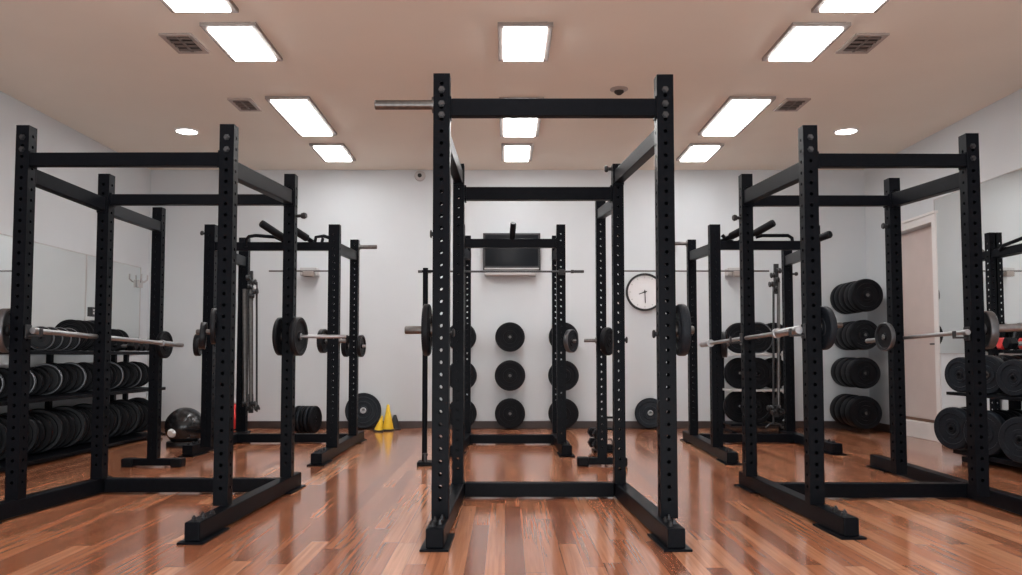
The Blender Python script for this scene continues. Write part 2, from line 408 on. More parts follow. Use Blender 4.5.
BT = 0.11     # top of the floor beams
class Rack:
    def __init__(self, label, loc, cat='power rack', name='power_rack'):
        self.e = empty(name, loc, label, cat)
        self.P = {}
    def post(self, key, px, pyb, pyt, w=0.08, d=0.08, Y=None, z0=BT, X=None):
        Y = Y if Y is not None else yf(pyb, z0)
        X = X if X is not None else xa(px, pyb, Y)
        z1 = zy(pyt, Y)
        self.P[key] = (X, Y, z1)
        mb = MB(); post_mesh(mb, X, Y, z0, z1, w, d)
        mb.build('upright', M['black'], self.e)
        return X, Y, z1
    def rail(self, a, pa, b, pb, name='crossbeam', w=0.06, h=0.08, cut=0.04):
        A = self.P[a]; B = self.P[b]
        A = Vector((A[0], A[1], zy(pa, A[1]))); B = Vector((B[0], B[1], zy(pb, B[1])))
        d = (B - A).normalized()
        o = MB().beam(A + d*cut, B - d*cut, w, h).build(name, M['black'], self.e, bevel=0.004)
        # bolted end plates
        for q, s in ((A, 1), (B, -1)):
            c = q + d * s * (cut + 0.006)
            MB().beam(c - d*0.006, c + d*0.006, w*1.2, h*1.25).build('end_plate', M['black'], self.e, bevel=0.002)
        return o
    def bolts(self, key, zs, face=(0, -1), w=0.08):
        X, Y, z = self.P[key]
        for k in zs:
            c = Vector((X + face[0]*w/2, Y + face[1]*w/2, k))
            MB().lathe(c, (face[0], face[1], 0), [(0.019, 0), (0.019, 0.004), (0.013, 0.004), (0.013, 0.014), (0.0, 0.014)], 6).build('bolt', M['zinc'], self.e)
    def foot_beam(self, A, B, w=0.085, front=True, rear=True):
        A = Vector((A[0], A[1], 0)); B = Vector((B[0], B[1], 0))
        d = (B - A).normalized(); s = Vector((d.y, -d.x, 0))
        z = Vector((0, 0, 0.012 + (BT-0.012)/2))
        MB().beam(A + z, B + z, w, BT - 0.0122).build('base_beam', M['black'], self.e, bevel=0.006)
        for flag, q, sg in ((front, A, 1), (rear, B, -1)):
            if not flag: continue
            c = q + d*sg*0.16
            MB().beam(c - d*0.185*1 + Vector((0,0,0.006)), c + d*0.185 + Vector((0,0,0.006)), w+0.055, 0.012).build('foot_plate', M['black'], self.e, bevel=0.002)
        if front:
            for k in range(4):
                c = A + d*(0.06 + 0.055*k) + s*(0.016 if k % 2 else -0.016) + Vector((0, 0, BT - 0.001))
                MB().lathe(c, (0, 0, 1), [(0.018, 0), (0.018, 0.004), (0.012, 0.004), (0.012, 0.018), (0.006, 0.018), (0.006, 0.026), (0, 0.026)], 6).build('bolt', M['zinc'] if k % 2 else M['black2'], self.e)
    def cross(self, A, B, w=0.075, name='base_crossbeam'):
        A = Vector((A[0], A[1], 0)); B = Vector((B[0], B[1], 0)); z = Vector((0, 0, 0.06))
        MB().beam(A + z, B + z, w, 0.095).build(name, M['black'], self.e, bevel=0.005)
    def tfoot(self, key, half=0.3, Yd=0):
        X, Y, z = self.P[key]
        MB().beam((X-half, Y, 0.045), (X+half, Y, 0.045), 0.07, 0.06).build('tee_foot', M['black'], self.e, bevel=0.006)
        for s in (-1, 1):
            MB().box((X+s*half-0.05, Y-0.055, 0), (X+s*half+0.05, Y+0.055, 0.078)).build('rubber_foot', M['rubber'], self.e, bevel=0.012)
    def peg(self, a, b, r=0.022, name='plate_peg', m='dsteel', flange=True):
        a = Vector(a); b = Vector(b); L = (b-a).length
        prof = [(r*1.7, 0), (r*1.7, 0.012), (r, 0.013), (r, L-0.004), (r*0.85, L), (0, L)] if flange else [(r, 0), (r, L-0.004), (r*0.85, L), (0, L)]
        return MB().lathe(a, b-a, prof, 20).build(name, M[m], self.e, smooth=True)
    def pin(self, at, d, L=0.05):
        at = Vector(at); d = Vector(d).normalized()
        o = MB().lathe(at, d, [(0.012, 0), (0.012, L*0.5), (0.020, L*0.55), (0.024, L*0.8), (0.018, L), (0, L)], 14).build('pop_pin', M['black2'], self.e, smooth=True)
        return o
    def jhook(self, key, z, side, m='black2'):
        X, Y, zz = self.P[key]
        g = MB()
        g.box((X+side*0.047-0.005, Y-0.03, z-0.05), (X+side*0.047+0.005, Y+0.03, z+0.035))
        g.box((X+side*0.088-0.042, Y-0.016, z-0.038), (X+side*0.088+0.042, Y+0.016, z-0.026))
        g.box((X+side*0.126-0.005, Y-0.016, z-0.028), (X+side*0.126+0.005, Y+0.016, z+0.010))
        g.build('bar_hook', M[m], self.e, bevel=0.003)

def lerp(a, b, t): return tuple(x + (y-x)*t for x, y in zip(a, b))
def ext(A, B, t): return (A[0] + (B[0]-A[0])*t, A[1] + (B[1]-A[1])*t)

# ---- central rack
R = Rack('black power rack standing nearest the camera in the middle', (0.25, 4.9, 0))
FL = R.post('FL', 440.5, 517, 76, 0.09, 0.086, Y=yf(517, BT))
FR = R.post('FR', 668, 519, 77, 0.09, 0.086, Y=FL[1])
BR = R.post('BR', 619.5, 483, 165, 0.075, 0.085)
BL = R.post('BL', 458, 483, 165, 0.075, 0.085, Y=BR[1])
TR = R.post('TR', 602, 462, 199, 0.085, 0.075, Y=yf(466), z0=0.07)
R.rail('FL', 108.5, 'FR', 108.5, h=0.095); R.rail('BL', 194, 'BR', 194, h=0.088)
R.rail('FR', 133, 'BR', 178, 'side_beam', w=0.06, h=0.09); R.rail('FL', 133, 'BL', 178, 'side_beam', w=0.06, h=0.09)
R.rail('BR', 203, 'TR', 214, 'side_beam', h=0.085)
yfr = yf(551)
R.foot_beam((xa(434.5, 551, yfr)+0.0, yfr), (BL[0], BR[1]+0.12), 0.09, rear=False)
R.foot_beam((xa(677, 551, yfr), yfr), (BR[0]+0.01, BR[1]+0.12), 0.09, rear=False)
R.cross((BL[0]+0.045, BR[1]+0.05), (BR[0]-0.035, BR[1]+0.05))
R.tfoot('TR', 0.17)
R.bolts('FL', [zy(92, FL[1]), zy(106, FL[1]), zy(117, FL[1])], w=0.086)
R.bolts('FR', [zy(92, FR[1]), zy(106, FR[1]), zy(117, FR[1])], w=0.086)
zt = zy(105, FL[1])
R.peg((FL[0]-0.043, FL[1], zt), (xa(375, 105, FL[1]), FL[1], zt), 0.026)
zp = zy(330, FL[1])
R.peg((FL[0]-0.043, FL[1], zp), (xa(405, 330, FL[1]), FL[1], zp), 0.022)
R.peg((FR[0]+0.043, FR[1], zp), (FR[0]+0.15, FR[1], zp), 0.022)
R.pin((FR[0]-0.043, FR[1], zy(334, FR[1])), (-1, 0, 0), 0.03); R.pin((FL[0]+0.043, FL[1], zy(333, FL[1])), (1, 0, 0), 0.03)
R.pin((FL[0]-0.043, FL[1], zy(234, FL[1])), (-1, 0, 0), 0.02)
R.pin((BR[0]-0.037, BR[1], zy(169, BR[1])), (-1, 0, 0), 0.05); R.pin((BR[0]+0.037, BR[1], zy(340, BR[1])), (1, 0, 0), 0.025)
zq = zy(340.5, TR[1])
R.peg((TR[0]-0.04, TR[1], zq), (xa(584, 340.5, TR[1]), TR[1], zq), 0.016)
R.peg((TR[0]+0.02, TR[1]-0.0375, zq), (TR[0]+0.02, TR[1]-0.12, zq), 0.016)
CR = R

# ---- left rack
R = Rack('black power rack on the left, the nearer of the two there', (-2.3, 5.2, 0))
FL = R.post('FL', 15.5, 494, 127, 0.08, 0.085, Y=4.88)
FR = R.post('FR', 222.5, 508, 126, 0.085, 0.08, Y=4.68)
ML = R.post('ML', 99, 479, 175, 0.08, 0.085, Y=5.68)
BR = R.post('BR', 287, 473, 175, 0.08, 0.08, Y=5.78)
TL = R.post('TL', 153.5, 462, 208, 0.085, 0.08, Y=yf(467), z0=0.07)
R.rail('FL', 160, 'FR', 160); R.rail('ML', 200, 'BR', 200, h=0.075)
R.rail('FL', 174, 'ML', 206, 'side_beam', h=0.095); R.rail('ML', 208, 'TL', 227, 'side_beam', h=0.09)
R.rail('FR', 168, 'BR', 198, 'side_beam', h=0.10)
yfr = yf(544); fx = xa(191.5, 544, yfr)
R.foot_beam((fx, yfr), (xa(296, 480, BR[1]+0.22), BR[1]+0.22), 0.082)
R.foot_beam((xa(-12, 521, 4.72), 4.35), (ML[0]+0.0, ML[1]+0.12), 0.085, rear=False)
R.cross((ML[0]+0.04, ML[1]+0.03), (BR[0]-0.02, ML[1]+0.03))
R.tfoot('TL', 0.215)
R.bolts('FR', [zy(139, FR[1]), zy(151, FR[1])], w=0.08); R.bolts('FL', [zy(139, FL[1]), zy(151, FL[1])], w=0.085)
R.pin((BR[0]+0.04, BR[1], zy(216, BR[1])), (1, -0.2, 0), 0.08)
zp = zy(332, FR[1]); R.peg((FR[0]-0.042, FR[1], zp), (FR[0]-0.17, FR[1], zp), 0.016, m='dsteel')
zr = zy(336.5, BR[1]); R.peg((BR[0]+0.04, BR[1], zr), (xa(346, 339, BR[1]), BR[1], zr), 0.013, m='steel', flange=False)
R.peg((BR[0]-0.04, BR[1], zr), (BR[0]-0.11, BR[1], zr), 0.02)
LR = R

# ---- right rack
R = Rack('black power rack on the right, the nearer of the two there', (2.7, 5.4, 0))
FL = R.post('FL', 815, 506, 127, 0.085, 0.08, Y=4.72)
FR = R.post('FR', 979, 487, 135, 0.08, 0.085, Y=4.98)
BL = R.post('BL', 750, 472, 175, 0.08, 0.08, Y=5.80)
BR = R.post('BR', 899, 470, 179, 0.08, 0.085, Y=5.90)
R.rail('FL', 161, 'FR', 161); R.rail('BL', 201, 'BR', 201, h=0.075)
R.rail('FL', 168, 'BL', 198, 'side_beam', h=0.10); R.rail('FR', 178, 'BR', 201, 'side_beam', h=0.10)
yfr = yf(539)
R.foot_beam((xa(852, 539, yfr), yfr), (xa(744, 480, BL[1]+0.24), BL[1]+0.24), 0.082)
R.foot_beam((FR[0]+0.20, FR[1]-0.55), (xa(875, 467, yf(467)), yf(467)), 0.085)
cy = 5.50
lf = (BL[0]+0.05, cy); _e = (xa(875, 467, yf(467)), yf(467)); _f = (FR[0]+0.20, FR[1]-0.55)
rt = (_e[0] + (_f[0]-_e[0])*(cy-_e[1])/(_f[1]-_e[1]) - 0.03, cy)
R.cross(lf, rt)
R.bolts('FL', [zy(139, FL[1]), zy(151, FL[1])], w=0.08); R.bolts('FR', [zy(148, FR[1]), zy(160, FR[1])], w=0.085)
R.pin((BL[0]-0.04, BL[1], zy(218, BL[1])), (-1, -0.2, 0), 0.06)
R.pin((BR[0]-0.04, BR[1], zy(226, BR[1])), (-1, 0, 0), 0.04)
RR = R

# ---- far left rack
R = Rack('black power rack with angled pull-up grips in the far left', (-2.3, 8.2, 0))
FL = R.post('FL', 207, 447, 225, 0.10, 0.08, Y=7.65)
FR = R.post('FR', 332.5, 450, 225, 0.105, 0.08, Y=7.6)
BR = R.post('BR', 353, 438, 240, 0.09, 0.08, Y=8.75)
BL = R.post('BL', 241.5, 433, 238, 0.11, 0.08, Y=9.2)
R.rail('FL', 246.5, 'FR', 246.5, h=0.08); R.rail('FR', 247, 'BR', 256, 'side_beam', h=0.1); R.rail('FL', 250, 'BL', 262, 'side_beam', h=0.11)
R.foot_beam((xa(316, 466, yf(466)), yf(466)), (xa(360, 440, 9.3), 9.3), 0.1)
R.foot_beam((xa(187, 457, yf(457)), yf(457)), (BL[0]+0.02, BL[1]+0.12), 0.1)
R.cross((BL[0]+0.05, 8.95), (BR[0], 8.95), 0.08)
Yr = FR[1]
b1 = MB().tube([on_y(246, 247, Yr), on_y(246, 240, Yr), on_y(249, 236.5, Yr), on_y(256, 235.5, Yr), on_y(275, 237, Yr), on_y(284, 241, Yr), on_y(296, 246, Yr)], 0.017).build('pull_up_bar', M['black'], R.e, smooth=True)
for a, b in (((261, 223, Yr-0.22), (296, 246, Yr+0.05)), ((291, 228, Yr-0.2), (316, 244, Yr+0.05))):
    A = on_y(*a); B = on_y(*b)
    g = MB().tube([A, B], 0.022).build('pull_up_bar', M['black'], R.e, smooth=True)
    MB().lathe(A, B-A, [(0.030, 0), (0.036, 0.01), (0.036, (B-A).length*0.62), (0.030, (B-A).length*0.64)], 16).build('grip', M['rubber'], g, smooth=True)
MB().tube([on_y(314, 247, Yr), on_y(316, 237, Yr), on_y(324, 236, Yr), on_y(330, 238, Yr)], 0.017).tube([on_y(321, 246, Yr), on_y(323, 238, Yr)], 0.015).build('pull_up_bar', M['black'], R.e, smooth=True)
zt = zy(247, BR[1]); R.peg((BR[0]+0.045, BR[1], zt), (xa(377, 247, BR[1]), BR[1], zt), 0.022)
R.pin((FL[0]-0.05, FL[1], zy(234, FL[1])), (-1, 0, 0.25), 0.05)
zr = zy(341, FR[1]); R.peg((FR[0]+0.05, FR[1], zr), (xa(346, 342, FR[1]), FR[1], zr), 0.018)
R.peg((FR[0]-0.05, FR[1], zr), (FR[0]-0.15, FR[1], zr), 0.018)
zr2 = zy(346, BR[1]); R.peg((BR[0]+0.045, BR[1], zr2), (xa(366, 346, BR[1]), BR[1], zr2), 0.016, m='steel'); R.peg((BR[0]-0.045, BR[1], zr2), (BR[0]-0.12, BR[1], zr2), 0.018)
zr3 = zy(345, FL[1]); R.peg((FL[0]-0.05, FL[1], zr3), (FL[0]-0.15, FL[1], zr3), 0.018)
# cable station on the back upright
Yc = BL[1]-0.12
def cable_station(R, xs, Yc, ytop, ybot, ychunk, dirn):
    for px, r in xs:
        MB().tube([on_y(px, ytop+12, Yc), on_y(px, ybot+6, Yc)], r, 12).build('guide_rod' if r > 0.015 else 'cable', M['dsteel'] if r > 0.015 else M['black2'], R.e, smooth=True)
    pxs = [x for x, r in xs]; pc = sum(pxs)/len(pxs)
    blk = MB()
    for k in range(5):
        c = on_y(pc + (k % 2 - 0.5)*5*dirn + dirn*k*0.8, ytop + 4.5*k + 1, Yc - 0.03)
        blk.lathe(c + Vector((-0.025, 0, 0)), (1, 0, 0.1), [(0.0, 0), (0.03, 0.002), (0.034, 0.012), (0.024, 0.025), (0.034, 0.038), (0.03, 0.05), (0, 0.052)], 16)
    a = on_y(pc, ytop-6, Yc); b = on_y(pc, ytop+24, Yc)
    blk.beam(a, b, 0.05, 0.03, up=(0, 1, 0))
    blk.build('pulley_block', M['black2'], R.e, smooth=True)
    hd = MB()
    for k in range(4):
        c = on_y(pc + (k - 1.5)*4, ychunk + (k % 2)*5, Yc - 0.04)
        hd.lathe(c + Vector((-0.03, 0, 0)), (1, 0.2, 0.4*(k % 2)), [(0.0, 0), (0.028, 0.002), (0.032, 0.015), (0.018, 0.03), (0.032, 0.045), (0.028, 0.06), (0, 0.062)], 16)
    hd.beam(on_y(pc, ychunk-10, Yc), on_y(pc, ychunk+9, Yc), 0.05, 0.03, up=(0, 1, 0))
    hd.build('cable_handle', M['black2'], R.e, smooth=True)
cable_station(R, [(245, 0.026), (251, 0.024), (256.5, 0.009)], Yc, 277, 396, 404, 1)
MB().tube([on_y(257, 282, Yc-0.05), on_y(257, 412, Yc-0.05)], 0.008).build('cable', M['black2'], R.e, smooth=True)
FLR = R

# ---- far right rack
R = Rack('black power rack with angled pull-up grips in the far right', (2.3, 8.2, 0))
FL = R.post('FL', 717, 447, 225, 0.10, 0.08, Y=7.65)
FR = R.post('FR', 818, 447, 226, 0.095, 0.08, Y=7.65)
BL = R.post('BL', 693.5, 437, 240, 0.09, 0.08, Y=8.8)
BR = R.post('BR', 790, 432, 250, 0.10, 0.08, Y=9.2)
R.rail('FL', 245.5, 'FR', 245.5, h=0.085); R.rail('FL', 248, 'BL', 256, 'side_beam', h=0.1); R.rail('FR', 250, 'BR', 261, 'side_beam', h=0.11)
R.foot_beam((xa(733, 465, yf(465)), yf(465)), (xa(687, 440, 9.3), 9.3), 0.1)
R.foot_beam((xa(838, 455, yf(455)), yf(455)), (BR[0]-0.02, BR[1]+0.12), 0.1)
R.cross((BL[0], 8.95), (BR[0]-0.04, 8.95), 0.08)
Yr = FR[1]
MB().tube([on_y(756, 237, Yr), on_y(762, 235.5, Yr), on_y(788, 235.5, Yr), on_y(792, 238, Yr), on_y(792.5, 243, Yr)], 0.017).build('pull_up_bar', M['black'], R.e, smooth=True)
for a, b in (((774, 222.5, Yr-0.22), (738, 243, Yr+0.05)), ((741, 231, Yr-0.2), (722, 241, Yr+0.05)), ((830.5, 234, Yr-0.2), (806, 243, Yr+0.05))):
    A = on_y(*a); B = on_y(*b)
    g = MB().tube([A, B], 0.022).build('pull_up_bar', M['black'], R.e, smooth=True)
    MB().lathe(A, B-A, [(0.030, 0), (0.036, 0.01), (0.036, (B-A).length*0.5), (0.030, (B-A).length*0.52)], 16).build('grip', M['rubber'], g, smooth=True)
MB().tube([on_y(722, 235, Yr), on_y(727, 240, Yr), on_y(733, 242, Yr)], 0.018).build('pull_up_bar', M['black'], R.e, smooth=True)
zt = zy(243.5, BL[1]); R.peg((BL[0]-0.045, BL[1], zt), (xa(671, 243.5, BL[1]), BL[1], zt), 0.020)
zr = zy(345, BL[1]); R.peg((BL[0]-0.045, BL[1], zr), (xa(684, 346, BL[1]), BL[1], zr), 0.018)
cable_station(R, [(773.5, 0.009), (778.5, 0.018)], BR[1]-0.12, 270, 402, 408, -1)
Yc = BR[1]-0.12
MB().tube([on_y(773.5, 405, Yc), on_y(773.5, 286, Yc), on_y(775.5, 283, Yc), on_y(780, 282, Yc)], 0.013).build('guide_rod', M['black2'], R.e, smooth=True)
MB().tube([on_y(766, 428, Yc), on_y(770, 424, Yc), on_y(780, 424, Yc), on_y(782, 428, Yc)], 0.013).tube([on_y(773.5, 405, Yc), on_y(773.5, 425, Yc)], 0.013).build('cable_foot', M['black2'], R.e, smooth=True)
R.pin((BR[0]+0.05, BR[1], zy(274, BR[1])), (1, -0.1, 0), 0.07)
FRR = R

# ---- far centre rack
R = Rack('black rack standing behind the central rack before the wall screen', (0.07, 8.2, 0))
FR = R.post('FR', 561.5, 446, 225, 0.088, 0.08, Y=7.95)
FL = R.post('FL', 460, 446, 225, 0.088, 0.08, Y=7.95)
BR = R.post('BR', 556, 438, 236, 0.08, 0.08, Y=9.0)
BL = R.post('BL', 467, 438, 236, 0.08, 0.08, Y=9.0)
R.rail('FL', 243.5, 'FR', 243.5, h=0.088); R.rail('FR', 250, 'BR', 256, 'side_beam', h=0.1); R.rail('FL', 250, 'BL', 256, 'side_beam', h=0.1)
R.foot_beam((xa(567, 457, yf(457)), yf(457)), (BR[0], BR[1]+0.1), 0.1); R.foot_beam((xa(455, 457, yf(457)), yf(457)), (BL[0], BL[1]+0.1), 0.1)
R.cross((BL[0], 8.85), (BR[0], 8.85), 0.08)
MB().tube([on_y(512, 240, FR[1]), on_y(513.5, 223, FR[1]-0.1)], 0.03).build('grip_post', M['rubber'], R.e, smooth=True)
zr = zy(341, FR[1]); R.peg((FR[0]+0.044, FR[1], zr), (FR[0]+0.15, FR[1], zr), 0.018)
FCR = R

# ---- thin upright stand left of the central rack
st = on_z(424.5, 465, 0)
e = empty('bar_stand', st, 'thin black upright stand with small hook left of the central rack', 'stand')
zt = zy(268, st.y)
MB().tube([(st.x, st.y, 0.03), (st.x, st.y, zt)], 0.024, 16).build('pole', M['black'], e, smooth=True)
MB().beam((st.x-0.03, st.y, zt-0.03), (st.x+0.09, st.y, zt-0.03), 0.03, 0.022).build('hook', M['black'], e, bevel=0.003)
MB().box((st.x-0.06, st.y-0.09, 0), (st.x+0.12, st.y+0.09, 0.035)).build('base', M['black'], e, bevel=0.006)
MB().lathe((st.x+0.01, st.y-0.05, 0.034), (0, 0, 1), [(0.018, 0), (0.018, 0.05), (0.025, 0.055), (0.025, 0.075), (0, 0.078)], 14).build('pin', M['zinc'], e, smooth=True)

# ---- rig post by the right mirror
Xg = XR - 0.013 - 0.034; Yg = on_x(995, 300, XR - 0.013).y
R = Rack('black wall rig against the right mirror, mostly cut off by the photo edge', (Xg, Yg, 0), 'pull-up rig', 'pull_up_rig')
g = R.post('A', 995, 440, 233, 0.056, 0.08, Y=Yg, z0=0.012, X=Xg)
MB().box((Xg-0.085, Yg-0.10, 0), (Xg+0.02, Yg+0.10, 0.0125)).build('foot_plate', M['black'], R.e, bevel=0.003)
zz = on_x(1012, 250, Xg).z
MB().beam((Xg+0.005, Yg+0.36, zz), (Xg+0.005, Yg+0.041, zz), 0.045, 0.08).build('rig_arm', M['black'], R.e, bevel=0.004)
MB().beam((Xg+0.005, Yg-0.041, zz), (Xg+0.005, 6.2, zz), 0.045, 0.08).build('rig_beam', M['black'], R.e, bevel=0.004)
MB().tube([(Xg-0.02, Yg-0.2, zz+0.02), (Xg-0.05, Yg-0.3, zz+0.05), (Xg-0.05, Yg-0.7, zz+0.09), (Xg-0.02, Yg-0.85, zz+0.04)], 0.018).build('pull_up_bar', M['black'], R.e, smooth=True)
MB().tube([(Xg, Yg+0.10, zz+0.03), (Xg-0.02, Yg+0.20, zz+0.13)], 0.016).build('grip_post', M['dsteel'], R.e, smooth=True)

# ------------------------------------------------------------------ plates
def prof_mesh(name, prof, m, n=48):
    mb = MB(); mb.lathe((0, 0, 0), (0, 0, 1), prof, n, closed=True)
    o = mb.build(name, m, origin=(0, 0, 0), smooth=True, ang=28)
    me = o.data; bpy.data.objects.remove(o); return me
bump_prof = [(.115,-.5),(.115,.5),(.20,.5),(.215,.40),(.28,.40),(.30,.46),(.44,.46),(.46,.36),(.70,.36),(.73,.46),(.94,.46),(.985,.36),(1,.25),(1,-.25),(.985,-.36),(.94,-.46),(.73,-.46),(.70,-.36),(.46,-.36),(.44,-.46),(.30,-.46),(.28,-.40),(.215,-.40),(.20,-.5)]
iron_prof = [(.115,-.5),(.115,.5),(.24,.5),(.27,.2),(.78,.16),(.83,.46),(.96,.5),(1,.4),(1,-.4),(.96,-.5),(.83,-.46),(.78,-.16),(.27,-.2),(.24,-.5)]
groove_prof = [(.115,-.5),(.115,.5),(.24,.5),(.26,.3),(.40,.3),(.42,.42),(.50,.42),(.52,.3),(.66,.3),(.68,.44),(.76,.44),(.78,.34),(.88,.36),(.90,.48),(.975,.48),(1,.36),(1,-.36),(.975,-.48),(.90,-.48),(.88,-.34),(.3,-.34),(.24,-.5)]
ring_prof = [(.100,-.52),(.100,.52),(.165,.52),(.175,.50),(.175,-.50),(.165,-.52)]
lip_prof = [(.93,-.52),(.93,.52),(.975,.51),(1.0,.46),(1.008,.36),(1.008,-.36),(1.0,-.46),(.975,-.51)]
ME = {('bumper', 'rubber'): prof_mesh('bumper_plate', bump_prof, M['rubber']),
      ('bumper', 'rubber2'): prof_mesh('bumper_plate', bump_prof, M['rubber2']),
      ('iron', 'iron'): prof_mesh('iron_plate', iron_prof, M['iron']),
      ('groove', 'rubber2'): prof_mesh('grooved_plate', groove_prof, M['rubber2']),
      ('groove', 'rubber'): prof_mesh('grooved_plate', groove_prof, M['rubber'])}
HUB = {'steel': prof_mesh('hub_ring', ring_prof, M['dsteel'], 32), 'zinc': prof_mesh('hub_ring', ring_prof, M['steel'], 32), 'iron': prof_mesh('hub_ring', ring_prof, M['iron'], 32)}
M['rim'] = mat('dark_steel_rim', (0.13, 0.135, 0.145), 0.4, 0.8, 0.2, 30)  # steel band round the plate edge, lighter than the plate
LIP = prof_mesh('rim_band', lip_prof, M['rim'])

def plate(c, axis, r, t, label, group=None, kind='bumper', m='rubber', hub='iron', lip=False, name='weight_plate'):
    o = bpy.data.objects.new(name, ME[(kind, m)]); C.objects.link(o)
    a, s, u = frame(Vector(axis))
    o.matrix_world = Matrix.Translation(Vector(c)) @ Matrix((( s.x, u.x, a.x, 0), (s.y, u.y, a.y, 0), (s.z, u.z, a.z, 0), (0, 0, 0, 1))) @ Matrix.Diagonal((r, r, t, 1))
    tag(o, label, 'weight plate', group)
    h = bpy.data.objects.new('hub_ring', HUB[hub]); C.objects.link(h); h.parent = o
    if lip:
        q = bpy.data.objects.new('rim_band', LIP); C.objects.link(q); q.parent = o
    return o

G_IN = 'plates hanging on rack pegs'
# central rack
P = CR.P
plate((P['FL'][0]-0.043-0.034, P['FL'][1], zp_c := zy(330, P['FL'][1])), (-1, 0, 0), 0.141, 0.040, 'thick black plate on the outside of the central rack left front upright', G_IN)
plate((P['FR'][0]+0.043+0.040, P['FR'][1], zp_c), (1, 0, 0), 0.141, 0.052, 'thick black plate on the outside of the central rack right front upright', G_IN, m='rubber2')
plate((P['TR'][0]+0.045, P['TR'][1]-0.085, zy(341.5, P['TR'][1])), (0.85, -0.5, 0), 0.125, 0.05, 'small black plate on the rear T-footed upright of the central rack', G_IN)
P = FCR.P
plate((P['FR'][0]+0.044+0.055, P['FR'][1], zy(341, P['FR'][1])), (0.8, -0.55, 0), 0.115, 0.045, 'small pale-rimmed plate on the front upright of the rack before the screen', G_IN, m='rubber2', lip=True)
# left rack pegs
P = LR.P
X, Y, _ = P['FR']; z0 = zy(332, Y)
plate((X-0.075, Y+0.02, z0+0.035), (-0.93, -0.25, 0.0), 0.105, 0.03, 'small grey plate on the left rack right front upright, tilted on its peg', G_IN, kind='iron', m='iron')
plate((X-0.150, Y+0.05, z0-0.02), (-0.93, -0.30, 0.05), 0.080, 0.035, 'smallest black plate left of the left rack right front upright', G_IN, kind='iron', m='iron')
X, Y, _ = P['BR']; z0 = zy(336.5, Y)
plate((X-0.062, Y, z0), (1, -0.05, 0), 0.138, 0.034, 'black plate on the left side of the left rack right rear upright', G_IN, m='rubber')
plate((X+0.070, Y, z0), (1, -0.12, 0), 0.140, 0.042, 'black rimmed plate on the right side of the left rack right rear upright', G_IN, kind='iron', m='iron', hub='zinc')
P = FLR.P
X, Y, _ = P['FR']; z0 = zy(341, Y)
plate((X-0.10, Y, z0), (1, -0.12, 0), 0.115, 0.05, 'small plate on the left side of the far left rack right front upright', G_IN, kind='iron', m='iron', hub='zinc')
X, Y, _ = P['BR']; z0 = zy(346, Y)
plate((X-0.085, Y, z0), (1, -0.12, 0), 0.120, 0.05, 'small plate on the left side of the far left rack right rear upright', G_IN)
plate((X+0.08, Y, z0), (1, -0.12, 0), 0.120, 0.04, 'small plate on the right side of the far left rack right rear upright', G_IN, kind='iron', m='iron', hub='zinc')
X, Y, _ = P['FL']; z0 = zy(345, Y)
plate((X-0.105, Y, z0), (-1, -0.15, 0), 0.105, 0.05, 'small plate on the left side of the far left rack left front upright', G_IN, kind='iron', m='iron')
P = FRR.P
X, Y, _ = P['BL']; z0 = zy(345, Y)
plate((X-0.085, Y, z0), (-1, -0.15, 0), 0.110, 0.045, 'small plate on the left side of the far right rack left rear upright', G_IN, kind='iron', m='iron')

# ------------------------------------------------------------------ barbells
def barbell(A, B, label, sl=0.38, rs=0.025, rb=0.014, m='steel', sa=None):
    A = Vector(A); B = Vector(B); d = (B-A).normalized()
    e = empty('barbell', (A+B)/2, label, 'barbell')
    sb = sl; sa = sl if sa is None else sa
    MB().tube([A + d*sa, B - d*sb], rb, 16).build('shaft', M[m], e, smooth=True)
    for q, s, sl in ((A, 1, sa), (B, -1, sb)):
        MB().lathe(q, d*s, [(0, 0), (rs*0.9, 0.001), (rs, 0.006), (rs, sl-0.03), (rs*(1.25 if sl > 0.1 else 1.0), sl-0.028), (rs*(1.25 if sl > 0.1 else 1.0), sl), (rb, sl+0.002)], 20).build('sleeve', M[m], e, smooth=True)
    return e
# along the left side of the left rack
def along(A, B, Y):
    t = (Y-A[1])/(B[1]-A[1]); return Vector(lerp(A, B, t))
P = LR.P
zA = zy(330.5, P['FL'][1]); A = (P['FL'][0]+0.072, 4.88, zA)
B = tuple(on_y(182, 345, 7.12))
barbell(A, B, 'silver barbell along the left side of the left rack', sl=0.42, sa=0.05, rb=0.017, rs=0.021)
LR.jhook('FL', along(A, B, P['FL'][1]).z, 1)
X, Y, _ = P['FL']
LR.peg((X-0.043, Y, zA), (X-0.15, Y, zA), 0.018)
plate((X-0.090, Y, zA), (-1, -0.25, 0), 0.134, 0.045, 'black plate on the outside of the left rack left front upright', G_IN, kind='iron', m='iron', hub='zinc', lip=True)
X, Y, _ = P['TL']; zT = along(A, B, Y).z
LR.peg((X+0.043, Y, zT), (X+0.12, Y, zT), 0.016)
plate((X+0.073, Y, zT), (1, -0.1, 0), 0.120, 0.045, 'black plate on the T-footed rear upright of the left rack', G_IN)
